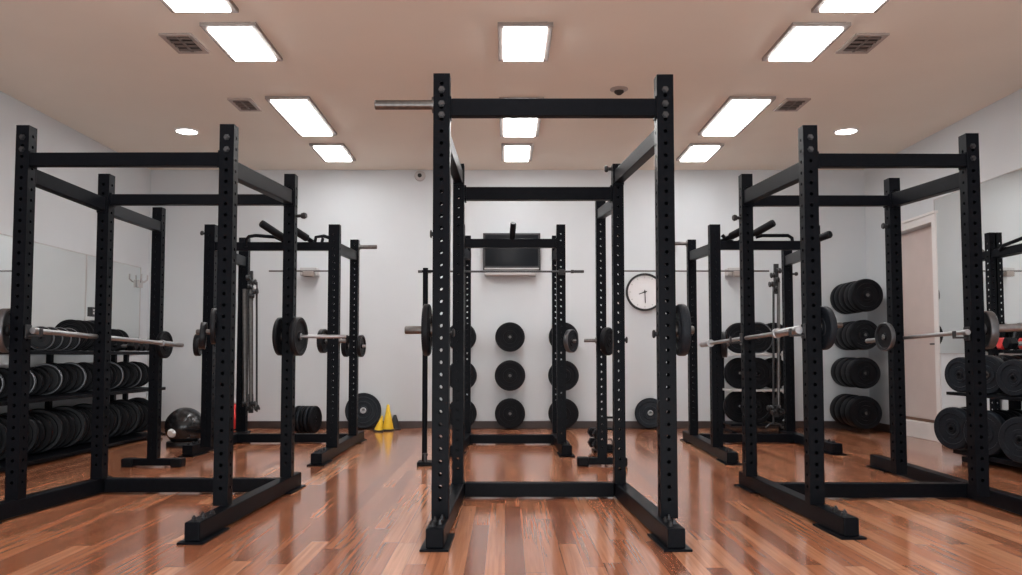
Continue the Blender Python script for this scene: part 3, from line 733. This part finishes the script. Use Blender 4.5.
# along the left side of the right rack
P = RR.P
A = (P['FL'][0]-0.072, 4.72, zy(330, 4.72)); B = tuple(on_y(702, 344.5, 7.05))
barbell(A, B, 'silver barbell along the left side of the right rack', sl=0.30, sa=0.40)
plate((P['FL'][0]+0.070, 4.72, zy(328, 4.72)), (1, 0.12, 0), 0.130, 0.045, 'black plate on the right side of the right rack left front upright', G_IN, m='rubber2')
RR.peg((P['FL'][0]+0.042, 4.72, zy(326, 4.72)), (xa(842, 326, 4.72), 4.72, zy(325, 4.72)), 0.016, m='dsteel')
X, Y, _ = FRR.P['FL']; zT = zy(344.5, Y)
FRR.peg((X+0.05, Y, zT), (X+0.13, Y, zT), 0.016)
plate((X+0.085, Y, zT), (1, -0.35, 0), 0.125, 0.045, 'black plate on the right side of the far right rack left front upright', G_IN, kind='iron', m='iron')
RR.jhook('FL', along(A, B, P['FL'][1]).z, -1); RR.jhook('BL', along(A, B, P['BL'][1]).z, -1)
# along the right side of the right rack
B = on_y(867, 341, 6.60)
A2 = Vector((P['FR'][0]-0.068, 4.98, zy(332.5, 4.98))); dirv = (A2-B).normalized(); A = tuple(A2 + dirv*0.06); B = tuple(B)
barbell(A, B, 'silver barbell along the right side of the right rack', sl=0.36, sa=0.05, rs=0.018)
X, Y, _ = P['BR']; zT = along(A, B, Y+0.1).z
RR.peg((X-0.041, Y+0.02, zT), (X-0.09, Y+0.02, zT), 0.014)
plate((X-0.068, Y+0.02, zT+0.01), (-1, -0.15, 0), 0.105, 0.03, 'small rimmed plate on the left side of the right rack right rear upright', G_IN, kind='iron', m='iron', hub='zinc', lip=True)
X, Y, _ = P['FR']
RR.peg((X+0.042, Y, zy(329, Y)), (X+0.42, Y, zy(326.5, Y)), 0.024, m='steel')
plate((X+0.080, Y, zy(330, Y)), (1, -0.15, 0), 0.118, 0.045, 'black rimmed plate on the outside of the right rack right front upright', G_IN, kind='iron', m='iron', hub='zinc', lip=True)
RR.jhook('FR', along(A, B, Y).z, -1)
# across the rack before the screen
Yk = FCR.P['FR'][1]-0.075
A = Vector((xa(418, 271.5, Yk), Yk, zy(271.5, Yk))); B = Vector((xa(584, 271.5, Yk), Yk, A.z))
barbell(A, B, 'thin dark barbell racked across in front of the wall screen', sl=0.13, rs=0.014, rb=0.010, m='darkbar')
for k in ('FL', 'FR'):
    X, Y, _ = FCR.P[k]
    MB().box((X-0.03, Y-0.115, A.z-0.032), (X+0.03, Y-0.04, A.z-0.014)).box((X-0.03, Y-0.115, A.z-0.032), (X+0.03, Y-0.105, A.z+0.02)).build('bar_hook', M['black2'], FCR.e, bevel=0.003)
# wall bars
def wallbar(x0, x1, y, xb0, xb1, label):
    Yw = YB - 0.22
    c0 = on_y(xb0, y-4, Yw); c1 = on_y(xb1, y+4, Yw)
    e = empty('wall_bar', ((c0.x+c1.x)/2, YB, c0.z), label, 'wall bar')
    MB().box((c0.x, Yw+0.04, c1.z), (c1.x, YB, c0.z)).build('wall_bracket', M['grey'], e, bevel=0.01)
    MB().box((c0.x+0.05, Yw-0.03, c1.z-0.02), (c1.x-0.03, Yw+0.06, c1.z+0.05)).build('clamp', M['lframe'], e, bevel=0.01)
    A = on_y(x0, y, Yw); B = on_y(x1, y, Yw)
    MB().tube([A, B], 0.011, 14).build('bar', M['dsteel'], e, smooth=True)
wallbar(269, 338, 271, 299, 316, 'grey bar on a box bracket, left part of the back wall')
wallbar(622, 769, 271, 729, 743, 'grey bar on a box bracket, right part of the back wall')

# ------------------------------------------------------------------ back wall: screen, clock
Yt = YB - 0.10
a = on_y(483, 233, Yt); b = on_y(540.5, 270, Yt)
e = empty('wall_screen', ((a.x+b.x)/2, YB, b.z), 'flat black screen mounted on the back wall behind the racks', 'screen')
MB().box((a.x, Yt, b.z), (b.x, Yt+0.05, a.z)).build('screen_frame', M['black2'], e, bevel=0.006)
MB().box((a.x+0.03, Yt-0.003, b.z+0.055), (b.x-0.03, Yt+0.001, a.z-0.028)).build('screen_glass', M['screen'], e)
MB().box((a.x+0.02, Yt-0.006, b.z+0.008), (b.x-0.02, Yt+0.001, b.z+0.028)).build('trim_strip', M['grey'], e, bevel=0.002)
MB().box((a.x+0.2, Yt+0.05, b.z+0.1), (b.x-0.2, YB, a.z-0.1)).build('mount', M['black2'], e)
MB().box((a.x+0.02, Yt-0.06, b.z-0.075), (b.x-0.06, YB, b.z-0.01)).build('shelf_bracket', M['grey'], e, bevel=0.012)

cc = on_y(644.8, 292, YB-0.03); rc = 0.255
e = empty('wall_clock', cc, 'round white wall clock with black rim, partly behind the central rack', 'clock')
MB().lathe((cc.x, YB, cc.z), (0, -1, 0), [(rc*0.9, 0), (rc, 0.005), (rc, 0.045), (rc*0.97, 0.055), (rc*0.91, 0.055), (rc*0.89, 0.03), (rc*0.85, 0.0)], 64).build('clock_rim', M['black2'], e, smooth=True)
MB().lathe((cc.x, YB, cc.z), (0, -1, 0), [(rc*0.9, 0.0), (rc*0.9, 0.03), (0, 0.03)], 64).build('dial', M['dial'], e, smooth=True)
for ang, L in ((178, 0.15), (250, 0.085)):
    t = math.radians(ang); v = Vector((math.sin(t), 0, math.cos(t)))
    c = Vector((cc.x, YB-0.036, cc.z)); MB().beam(c - v*0.03, c + v*L, 0.012, 0.004, up=(0, 1, 0)).build('clock_hand', M['black2'], e)
tk = MB()
for k in range(12):
    t = k*PI/6; v = Vector((math.sin(t), 0, math.cos(t))); c = Vector((cc.x, YB-0.032, cc.z))
    tk.beam(c + v*rc*0.74, c + v*rc*0.82, 0.010, 0.004, up=(0, 1, 0))
tk.build('hour_marks', M['grey'], e)
MB().lathe((cc.x, YB-0.03, cc.z), (0, -1, 0), [(0.016, 0), (0.016, 0.012), (0, 0.013)], 16).build('hand_cap', M['black2'], e, smooth=True)

# ------------------------------------------------------------------ nine plates on back wall
Yw = YB - 0.13
cols = ((461.5, 'left'), (510, 'middle'), (563.5, 'right'))
rows = ((337, 14.7, 'top'), (375.5, 15.2, 'centre'), (413.5, 15.8, 'bottom'))
for px, cn in cols:
    for py, rp, rn in rows:
        c = on_y(px, py, Yw-0.03); r = rp/FPX*Yw
        if c.z - r < 0.012: r = c.z - 0.012
        e = empty('wall_peg', (c.x, YB, c.z), f'wall peg holding the {rn} plate of the {cn} column, back wall', 'peg', 'plate pegs on the back wall')
        MB().box((c.x-0.05, YB-0.01, c.z-0.05), (c.x+0.05, YB, c.z+0.05)).build('peg_flange', M['black'], e, bevel=0.003)
        MB().lathe((c.x, YB-0.01, c.z), (0, -1, 0), [(0.019, 0), (0.019, 0.205), (0.015, 0.212), (0, 0.212)], 18).build('peg_rod', M['dsteel'], e, smooth=True)
        if not (px < 470 and False):
            plate((c.x, Yw-0.02, c.z), (0, -1, 0.0), r, 0.11, f'round black plate on the back wall, {rn} of the {cn} column', 'plates on the back wall pegs', hub='iron')

# ------------------------------------------------------------------ four stacks of plates on right
ORD = ['first','second','third','fourth','fifth','sixth','seventh','eighth','ninth','tenth','eleventh','twelfth','thirteenth','fourteenth','fifteenth','sixteenth','seventeenth','eighteenth','nineteenth','twentieth','twenty-first','twenty-second','twenty-third','twenty-fourth','twenty-fifth','twenty-sixth','twenty-seventh','twenty-eighth']
stk = ((865.5, 296, 16.5, 846.5, 298, 'top', 5), (863, 335, 15.0, 848, 336, 'second', 4), (863, 372, 15.5, 847, 373, 'third', 4), (863.5, 411, 16.5, 847, 411, 'bottom', 4))
for px, py, rp, bx, by, rn, n in stk:
    Yfnt = 10.02
    F = on_y(px, py, Yfnt); Bk = on_y(bx, by, 10.60)
    F.z = Bk.z = (F.z + Bk.z)/2
    r = rp/FPX*Yfnt
    if F.z - r < 0.01: F.z = Bk.z = r + 0.01
    d = (F - Bk).normalized()
    wallp = Vector((Bk.x + d.x*(YB-Bk.y)/d.y, YB, F.z))
    e = empty('wall_peg', wallp, f'wall peg carrying the {rn} plate stack on the right', 'peg', 'plate pegs right of the back wall')
    MB().box((wallp.x-0.06, YB-0.012, F.z-0.06), (wallp.x+0.06, YB, F.z+0.06)).build('peg_flange', M['black'], e, bevel=0.003)
    MB().tube([wallp, F + d*0.07], 0.02, 18).build('peg_rod', M['dsteel'], e, smooth=True)
    for k in range(n):
        c = Bk.lerp(F, k/(n-1))
        pos = 'frontmost' if k == n-1 else ORD[n-1-k] + ' behind the front'
        if k < n-1: pos = {1: 'next behind the front one', 2: 'third from the front', 3: 'fourth from the front', 4: 'fifth from the front'}[n-1-k]
        plate(c, (d.x*1.0+0.06, d.y, d.z), r*(1.0 if k != n-2 else 0.97), 0.58/(n-1)*0.86, f'black plate on the {rn} peg right of the back wall, {pos}', 'plate stacks on the right wall pegs', hub='iron')

# ------------------------------------------------------------------ storage rack at back right
e0 = on_z(757, 428, 0); Ys = 10.15
xs0 = xa(727, 400, Ys); xs1 = xa(789, 400, Ys)
e = empty('plate_storage_rack', ((xs0+xs1)/2, Ys, 0), 'three-tier plate rack against the back wall behind the right racks', 'storage rack')
tiers = ((337, 15.5, 388/1.0, 'top', 353.5, 0.205), (373, 15.5, 0, 'middle', 389, 0.2), (406, 16, 0, 'bottom', 423, 0.205))
for ty, rp, _, rn, sy, rr in tiers:
    z = zy(sy, Ys)
    MB().box((xs0, Ys-0.17, z-0.025), (xs1, Ys+0.28, z)).build('shelf', M['grey'] if rn != 'bottom' else M['black'], e, bevel=0.004)
    r = rp/FPX*Ys
    for px, dy, where in ((739.5, 0.09, 'left'), (773.5, 0.09, 'right'), (757, -0.085, 'middle')):
        for k in range(2):
            yy = Ys + dy + 0.078*k
            ax = Vector((0.10 if where != 'left' else -0.04, -1, 0))
            plate((xa(px, ty, yy), yy, z + r + 0.002), ax, r*(1.0 if k == 0 else 0.97), 0.072, f'black plate on the {rn} tier of the three-tier rack, {where} stack, ' + ('front one' if k == 0 else 'rear one'), 'plates on the three-tier rack', hub='iron', kind='groove' if where == 'right' else 'bumper', lip=(rn == 'top' and where == 'middle' and k == 0))
zt = zy(353.5, Ys)
for sx in (xs0+0.02, xs1-0.02):
    for yy in (Ys+0.25,):
        MB().box((sx-0.02, yy, 0), (sx+0.02, yy+0.04, zt+0.25)).build('rack_upright', M['black'], e, bevel=0.003)
    MB().box((sx-0.03, Ys-0.24, 0), (sx+0.03, Ys+0.24, 0.04)).build('rack_foot', M['black'], e, bevel=0.005)

# ------------------------------------------------------------------ left wall plate rack
Xf = -4.13; Xb = -4.68; Xc = -4.40
y0 = 5.3; y1 = on_x(163, 433, Xf).y
e = empty('plate_rack', ((Xf+Xb)/2, (y0+y1)/2, 0), 'long black three-shelf rack of plates along the left wall', 'storage rack')
zb = 0.055
zm = on_x(165, 388, Xf).z; zt = on_x(142, 351.5, Xf).z
zm1 = on_x(28, 398, Xf).z
zm = (zm + zm1)/2
yt = y1 + 0.03
for z, ye in ((zb, y1), (zm, y1+0.05), (zt, yt)):
    sh = MB().box((Xb, y0, z-0.035), (Xf, ye, z)).build('shelf', M['black'], e, bevel=0.004)
for y in (y0+0.1, on_x(52, 370, Xb).y, on_x(128, 370, Xb).y-0.0, y1-0.08):
    MB().box((Xb-0.05, y-0.03, 0), (Xb, y+0.03, zt)).build('rack_upright', M['black'], e, bevel=0.004)
    MB().box((Xb, y-0.03, 0), (Xf-0.03, y+0.03, 0.02)).build('rack_foot', M['black'], e, bevel=0.004)
ax0 = Vector((0.35, -1, 0))
def rowplates(z, ystart, yend, pitch, rfun, t, shelf, hubs, n0=0):
    ys = []; y = yend
    while y > ystart: ys.append(y); y -= pitch
    for k, y in enumerate(ys):
        r = rfun(k, y)
        a = Vector((0.42 + random.uniform(-.05, .05), -1, random.uniform(-.03, .03)))
        kind, m = (('bumper', 'rubber') if (k*7+n0) % 3 else ('iron', 'iron'))
        plate((Xc + random.uniform(-.02, .02), y, z + r + 0.004), a, r, t*(1.0 if kind == 'bumper' else 0.85), f"black plate upright on the left wall rack's {shelf} shelf, {ORD[k]} from the far end", f'plates on the {shelf} shelf of the left rack', kind=kind, m=m, hub=random.choice(hubs), lip=(kind == 'iron' and shelf == 'middle'))
rowplates(zb, 6.0, y1-0.12, 0.135, lambda k, y: 0.208 - 0.006*((k*5) % 3), 0.085, 'bottom', ['iron', 'steel'])
rowplates(zm, 6.0, y1-0.10, 0.140, lambda k, y: (0.150 if y > 7.6 else 0.132) + 0.004*((k*3) % 2), 0.085, 'middle', ['iron', 'steel'], 1)
# top shelf
def yx(px): return on_x(px, 352, Xc).y
for k, px in enumerate((34, 43, 52, 61)):
    plate((Xc+0.06, yx(px), zt + 0.115), (0.5, -1, 0), 0.112, 0.07, f"small black plate on the left wall rack's top shelf, {ORD[k]} from the near upright", 'small plates on the top shelf', kind='iron', m='iron', lip=True)
for k, px in enumerate((92, 84, 77, 70)):
    r = 0.165 if k == 0 else 0.158
    plate((Xc, yx(px), zt + r + 0.003), (0.5, -1, 0), r, 0.085, f"large black plate on the left wall rack's top shelf, {ORD[k]} from the middle upright", 'large plates on the top shelf', kind='groove' if k else 'bumper', m='rubber2' if k == 0 else 'rubber', lip=(k == 0))
for k, px in enumerate((112, 117)):
    plate((Xc, yx(px), zt + 0.128), (0.5, -1, 0), 0.125, 0.07, "black plate on the top shelf just past the middle upright, " + ('nearer of two' if k == 0 else 'farther of two'), 'plates past the middle upright', kind='bumper', m='rubber')

# dumbbells
def db_meshes(m):
    h = MB().lathe((0, 0, 0), (0, 0, 1), [(0.0, -.07), (.016, -.07), (.017, -.03), (.020, 0), (.017, .03), (.016, .07), (0, .07)], 16).build('handle', M['steel'], origin=(0, 0, 0), smooth=True)
    a = MB().lathe((0, 0, 0), (0, 0, 1), [(0, .06), (.045, .06), (.060, .075), (.060, .135), (.045, .15), (0, .15)], 6).build('head', M[m], origin=(0, 0, 0), bevel=0)
    b = MB().lathe((0, 0, 0), (0, 0, -1), [(0, .06), (.045, .06), (.060, .075), (.060, .135), (.045, .15), (0, .15)], 6).build('head', M[m], origin=(0, 0, 0), bevel=0)
    r = [o.data for o in (h, a, b)]
    for o in (h, a, b): bpy.data.objects.remove(o)
    return r
DB = {'rubber': db_meshes('rubber'), 'red': db_meshes('red')}
def dumbbell(c, axis, s, label, group, m='rubber'):
    e = empty('dumbbell', c, label, 'dumbbell', group)
    a, sd, u = frame(axis)
    e.rotation_euler = Matrix(((sd.x, u.x, a.x), (sd.y, u.y, a.y), (sd.z, u.z, a.z))).to_euler()
    e.scale = (s, s, s)
    for nm, me in zip(('handle', 'head', 'head'), DB[m]):
        o = bpy.data.objects.new(nm, me); C.objects.link(o); o.parent = e
    return e
for k, px in enumerate((147, 142.5, 138, 133.5, 129, 124.5)):
    y = yt - 0.10 - 0.132*k
    dumbbell((Xc+0.12, y, zt + 0.062), (1, -0.12, 0), 1.0, f"small black dumbbell on the left wall rack's top shelf, {ORD[k]} from the far end", 'dumbbells on the top shelf')

a = on_x(90.5, 307, XL+0.02); b = on_x(97, 317, XL+0.02)
e = empty('wall_box', (XL+0.014, (a.y+b.y)/2, b.z), 'small dark box on the left mirror just above the top shelf', 'wall box')
MB().box((XL+0.0125, min(a.y, b.y), b.z), (XL+0.04, max(a.y, b.y), a.z)).build('box_body', M['black2'], e, bevel=0.003)
for q in (0.35, 0.68):
    zq = b.z + (a.z-b.z)*q
    MB().box((XL+0.04, min(a.y, b.y)+0.02, zq-0.012), (XL+0.044, max(a.y, b.y)-0.02, zq+0.012)).build('box_button', M['grey'], e, bevel=0.001)
h = on_x(137.5, 283, XL)
e = empty('wall_hook', (XL, h.y, h.z-0.1), 'small pale double hook at the far edge of the left mirror', 'hook')
MB().box((XL+0.0165, h.y-0.06, h.z-0.06), (XL+0.05, h.y+0.05, h.z+0.04)).build('hook_plate', M['grey'], e, bevel=0.004)
for dy in (-0.09, 0.09):
    MB().tube([(XL+0.035, h.y, h.z+0.0), (XL+0.07, h.y+dy*0.6, h.z+0.02), (XL+0.09, h.y+dy, h.z+0.05), (XL+0.09, h.y+dy, h.z+0.11)], 0.012, 10).build('prong', M['grey'], e, smooth=True)

# ------------------------------------------------------------------ right wall rack
Xf2 = 4.18; Xb2 = 4.72
ya = 5.2; yb = on_x(946, 391, Xf2).y
e = empty('plate_rack', ((Xf2+Xb2)/2, (ya+yb)/2, 0), 'black rack of heavy plates below the right mirror, cut off by the photo', 'storage rack')
zs2 = on_x(946, 391.5, Xf2).z; zb2 = on_x(952, 440, Xf2).z
zb2 = 0.10
ztop = on_x(1005, 350, Xf2+0.1).z
print('ZS', zs2, zb2, ztop, yb)
MB().box((Xf2, ya, zs2-0.03), (Xb2, yb, zs2)).build('shelf', M['black'], e, bevel=0.004)
MB().box((Xf2+0.02, ya, zb2-0.04), (Xb2, yb-0.05, zb2)).build('shelf', M['black'], e, bevel=0.004)
yt2 = on_x(1001, 350, Xf2+0.2).y
MB().box((Xf2+0.22, ya, ztop-0.03), (Xb2, yt2, ztop)).build('shelf', M['black'], e, bevel=0.004)
for y in (yb-0.25, yb-1.35, ya+0.1):
    top = zs2 if y > yt2 else ztop
    MB().box((Xb2-0.08, y-0.05, 0), (Xb2-0.02, y+0.05, top-0.005)).build('rack_upright', M['black'], e, bevel=0.004)
    MB().box((Xf2+0.02, y-0.06, 0), (Xb2-0.02, y+0.06, 0.05)).build('rack_foot', M['black'], e, bevel=0.006)
ax = Vector((-0.93, -0.37, 0))
def rstack(px, py, rp, Yc_, n, where, hub='iron', z=None, t=0.085):
    F = on_y(px, py, Yc_); r = rp/FPX*Yc_
    if z is not None: F.z = z + r + 0.003
    for k in range(n):
        c = F - ax.normalized()*(t*1.12)*k
        pos = 'frontmost' if k == 0 else ORD[k] + ' from its front'
        plate(c, ax, r*(1 if k % 2 == 0 else 0.96), t, f'heavy plate on the right wall rack, {where}, {pos}', 'heavy plates on the right wall rack', kind='bumper' if k % 2 == 0 else 'groove', m='rubber2' if k == 0 else 'rubber', hub=hub)
rstack(962, 371, 17.5, yb-0.22, 3, 'upper shelf far stack', z=zs2)
rstack(989, 371.5, 19.5, yb-0.60, 5, 'upper shelf second stack', 'steel', z=zs2)
rstack(1016, 371.5, 18.5, yb-1.0, 4, 'upper shelf third stack', z=zs2)
rstack(954, 419, 21, yb-0.14, 4, 'lower shelf far stack', z=zb2)
rstack(986, 421, 22.5, yb-0.60, 5, 'lower shelf second stack', 'steel', z=zb2)
rstack(1022, 421, 23, yb-1.08, 4, 'lower shelf third stack', z=zb2)
for k, (px, m) in enumerate(((1003.5, 'rubber'), (1010, 'red'), (1017, 'rubber'))):
    y = on_x(px, 346, Xf2+0.38).y
    lab = ['small black dumbbell on the right rack top shelf, farthest', 'small red-headed dumbbell on the right rack top shelf', 'small black dumbbell on the right rack top shelf, nearest the photo edge'][k]
    dumbbell((Xf2+0.42, y, ztop + 0.060), (1, 0.1, 0), 1.0, lab, 'dumbbells on the right rack', m)

# ------------------------------------------------------------------ loose things on the floor
c = on_z(180, 447, 0); r = 0.205
e = empty('exercise_ball', (c.x, c.y+0.1, 0), 'shiny black ball with a pale cap on the floor beyond the left rack', 'ball')
cx, cyy = c.x, c.y+0.12
mb = MB(); pr = []
for k in range(25):
    t = PI*k/24
    pr.append((max(r*math.sin(t)*(1+0.006*math.sin(12*t)), 0.0), -r*math.cos(t)))
bc = Vector((cx, cyy, r+0.004))
mb.lathe(bc, Vector((0.75, -0.5, 0.35)), pr, 40).build('ball_shell', M['ballblack'], e, smooth=True, ang=80)
MB().lathe((cx, cyy, 0), (0, 0, 1), [(0.125, 0), (0.185, 0), (0.19, 0.02), (0.18, 0.05), (0.165, 0.052), (0.15, 0.035)], 36, closed=True).build('ball_ring', M['black2'], e, smooth=True)
d = Vector((-0.30, -0.91, -0.27)).normalized()
MB().lathe(bc + d*(r-0.012), d, [(0, 0), (0.045, 0.0), (0.047, 0.02), (0.035, 0.04), (0.0, 0.046)], 24).build('pale_cap', M['dial'], e, smooth=True)

c = on_z(226.5, 431, 0); r = 0.18
e = MB().lathe((c.x, c.y+0.1, r), (0.3, -0.5, 1), [(max(r*math.sin(PI*k/24), 0), -r*math.cos(PI*k/24)) for k in range(25)], 36).build('medicine_ball', M['red'], smooth=True, ang=80)
tag(e, 'red ball on the floor behind the left rack upright', 'ball')
# floor plates on edge at back left
G = 'plates on edge by the back wall'
for k in range(5):
    px = 298.8 + 4.0*k; Yp = 10.25 - 0.012*k
    r = 0.168
    x = xa(px, 416, Yp)
    plate((x, Yp, r + 0.002), (1, -0.25, 0), r, 0.044, ['black plate on edge by the back wall, leftmost of the five', 'black plate on edge by the back wall, second from left of the five', 'black plate on edge by the back wall, middle of the five', 'black plate on edge by the back wall, second from right of the five', 'black plate on edge by the back wall, rightmost of the five'][k], G, m='rubber2' if k % 2 else 'rubber')
# leaning plates
r = 0.238; tilt = math.radians(13)
def leaner(px, py_b, r, t, label, yaw=0.0, **kw):
    Yb = YB - 0.02 - r*2*math.sin(tilt) - t*0.6
    ax = Vector((math.sin(yaw)*math.cos(tilt), -math.cos(yaw)*math.cos(tilt), math.sin(tilt)))
    c = Vector((xa(px, py_b, Yb), Yb + r*math.sin(tilt), r*math.cos(tilt) + t/2*math.sin(tilt) + 0.003))
    return plate(c, ax, r, t, label, 'plates leaning on the back wall', **kw)
leaner(362.5, 413, 0.238, 0.075, 'large grey ridged plate leaning on the back wall beside the yellow cone', 0.15, kind='groove', m='rubber2', hub='zinc')
leaner(651, 414, 0.205, 0.06, 'dark plate leaning on the back wall below the clock', -0.15, kind='bumper', m='rubber2', hub='zinc')

# yellow cones
def cone(px, pyb, h, r, label, lean=0.0):
    c = on_z(px, pyb, 0)
    e = empty('marker_cone', c, label, 'cone', 'yellow marker cones')
    ax = Vector((math.sin(lean), 0, math.cos(lean)))
    MB().lathe(c + Vector((0, 0, 0.018)), ax, [(r, 0), (r*0.97, 0.01), (r*0.22, h-0.03), (r*0.16, h-0.02), (0, h-0.02)], 20).build('cone_body', M['yellow'], e, smooth=True)
    MB().box((c.x-r*1.1, c.y-r*1.1, 0), (c.x+r*1.1, c.y+r*1.1, 0.02)).build('cone_base', M['black2'], e, bevel=0.005)
cone(388, 430.5, 0.34, 0.075, 'yellow cone beside the leaning grey plate, taller and nearer')
cone(378.5, 431.5, 0.21, 0.055, 'short yellow cone tucked beside the taller yellow cone', 0.25)
c = on_z(394, 430, 0)
o = MB().lathe((c.x, c.y+0.08, 0), (0, 0, 1), [(0.085, 0), (0.085, 0.015), (0.075, 0.02), (0.02, 0.19), (0.0, 0.195)], 20).build('marker_cone', M['black2'], smooth=True)
tag(o, 'dark cone right of the tall yellow cone', 'cone')

# little dumbbell stand behind the T-footed upright
c = on_z(594, 453, 0)
e = empty('dumbbell_stand', (c.x+0.12, c.y+0.1, 0), 'low black dumbbell stand behind the T-footed upright', 'stand')
sx, sy = c.x+0.10, c.y+0.12
hz1, hz2 = 0.06, 0.20
MB().box((sx-0.10, sy-0.12, 0), (sx+0.16, sy+0.12, 0.02)).build('stand_base', M['black'], e, bevel=0.004)
MB().box((sx+0.02, sy-0.02, 0.02), (sx+0.05, sy+0.02, 0.36)).build('stand_post', M['black'], e, bevel=0.003)
MB().box((sx-0.02, sy-0.03, 0.335), (sx+0.17, sy+0.03, 0.355)).box((sx-0.02, sy-0.03, 0.215), (sx+0.17, sy+0.03, 0.235)).build('stand_arm', M['black'], e, bevel=0.003)
for k, z in enumerate((0.078, 0.30)):
    dumbbell((sx-0.075, sy-0.02, [0.082, 0.19][k]), (0.15, -1, 0), 0.9, 'small black dumbbell on the low stand, ' + ('lower one on its base' if k == 0 else 'upper one'), 'dumbbells on the low stand')
kb = on_z(609.5, 452, 0)
e = empty('kettlebell', (kb.x, kb.y, 0), 'tiny dark kettlebell on the floor between two rack uprights', 'kettlebell')
MB().lathe((kb.x, kb.y, 0), (0, 0, 1), [(0.03, 0), (0.045, 0.012), (0.05, 0.04), (0.035, 0.075), (0.0, 0.085)], 20).build('bell', M['rubber'], e, smooth=True)
MB().tube([(kb.x-0.03, kb.y, 0.07), (kb.x-0.032, kb.y, 0.11), (kb.x-0.015, kb.y, 0.13), (kb.x+0.015, kb.y, 0.13), (kb.x+0.032, kb.y, 0.11), (kb.x+0.03, kb.y, 0.07)], 0.010, 10).build('handle', M['dsteel'], e, smooth=True)

# ------------------------------------------------------------------ light
def area(loc, sx, sy, power, col=(1, 0.98, 0.97)):
    l = bpy.data.lights.new('offscreen_lamp', 'AREA'); l.shape = 'RECTANGLE'; l.size = sx; l.size_y = sy; l.energy = power; l.color = col
    o = bpy.data.objects.new('offscreen_lamp', l); C.objects.link(o); o.location = loc
    return o
for x in (-2.3, 0.1, 2.5):  # ceiling panel rows carried on out of view
    for y in (1.2, 3.4):
        area((x, y, ZC-0.05), 0.42, 0.9, 16)

w = bpy.data.worlds.new('world'); scene.world = w; w.use_nodes = True
w.node_tree.nodes['Background'].inputs['Color'].default_value = (0.6, 0.58, 0.56, 1)
w.node_tree.nodes['Background'].inputs['Strength'].default_value = 0.2
up = area((0, -1.2, 0.75), 7.0, 1.8, 240, (0.93, 0.98, 1.0)); up.rotation_euler = (PI - math.radians(64), 0, 0)  # added fill lamp low behind the camera, brightens ceiling and back wall
scene.view_settings.view_transform = 'Standard'
scene.view_settings.look = 'None'
scene.view_settings.exposure = -0.06
scene.cycles.max_bounces = 10
scene.cycles.diffuse_bounces = 6
scene.cycles.use_denoising = True
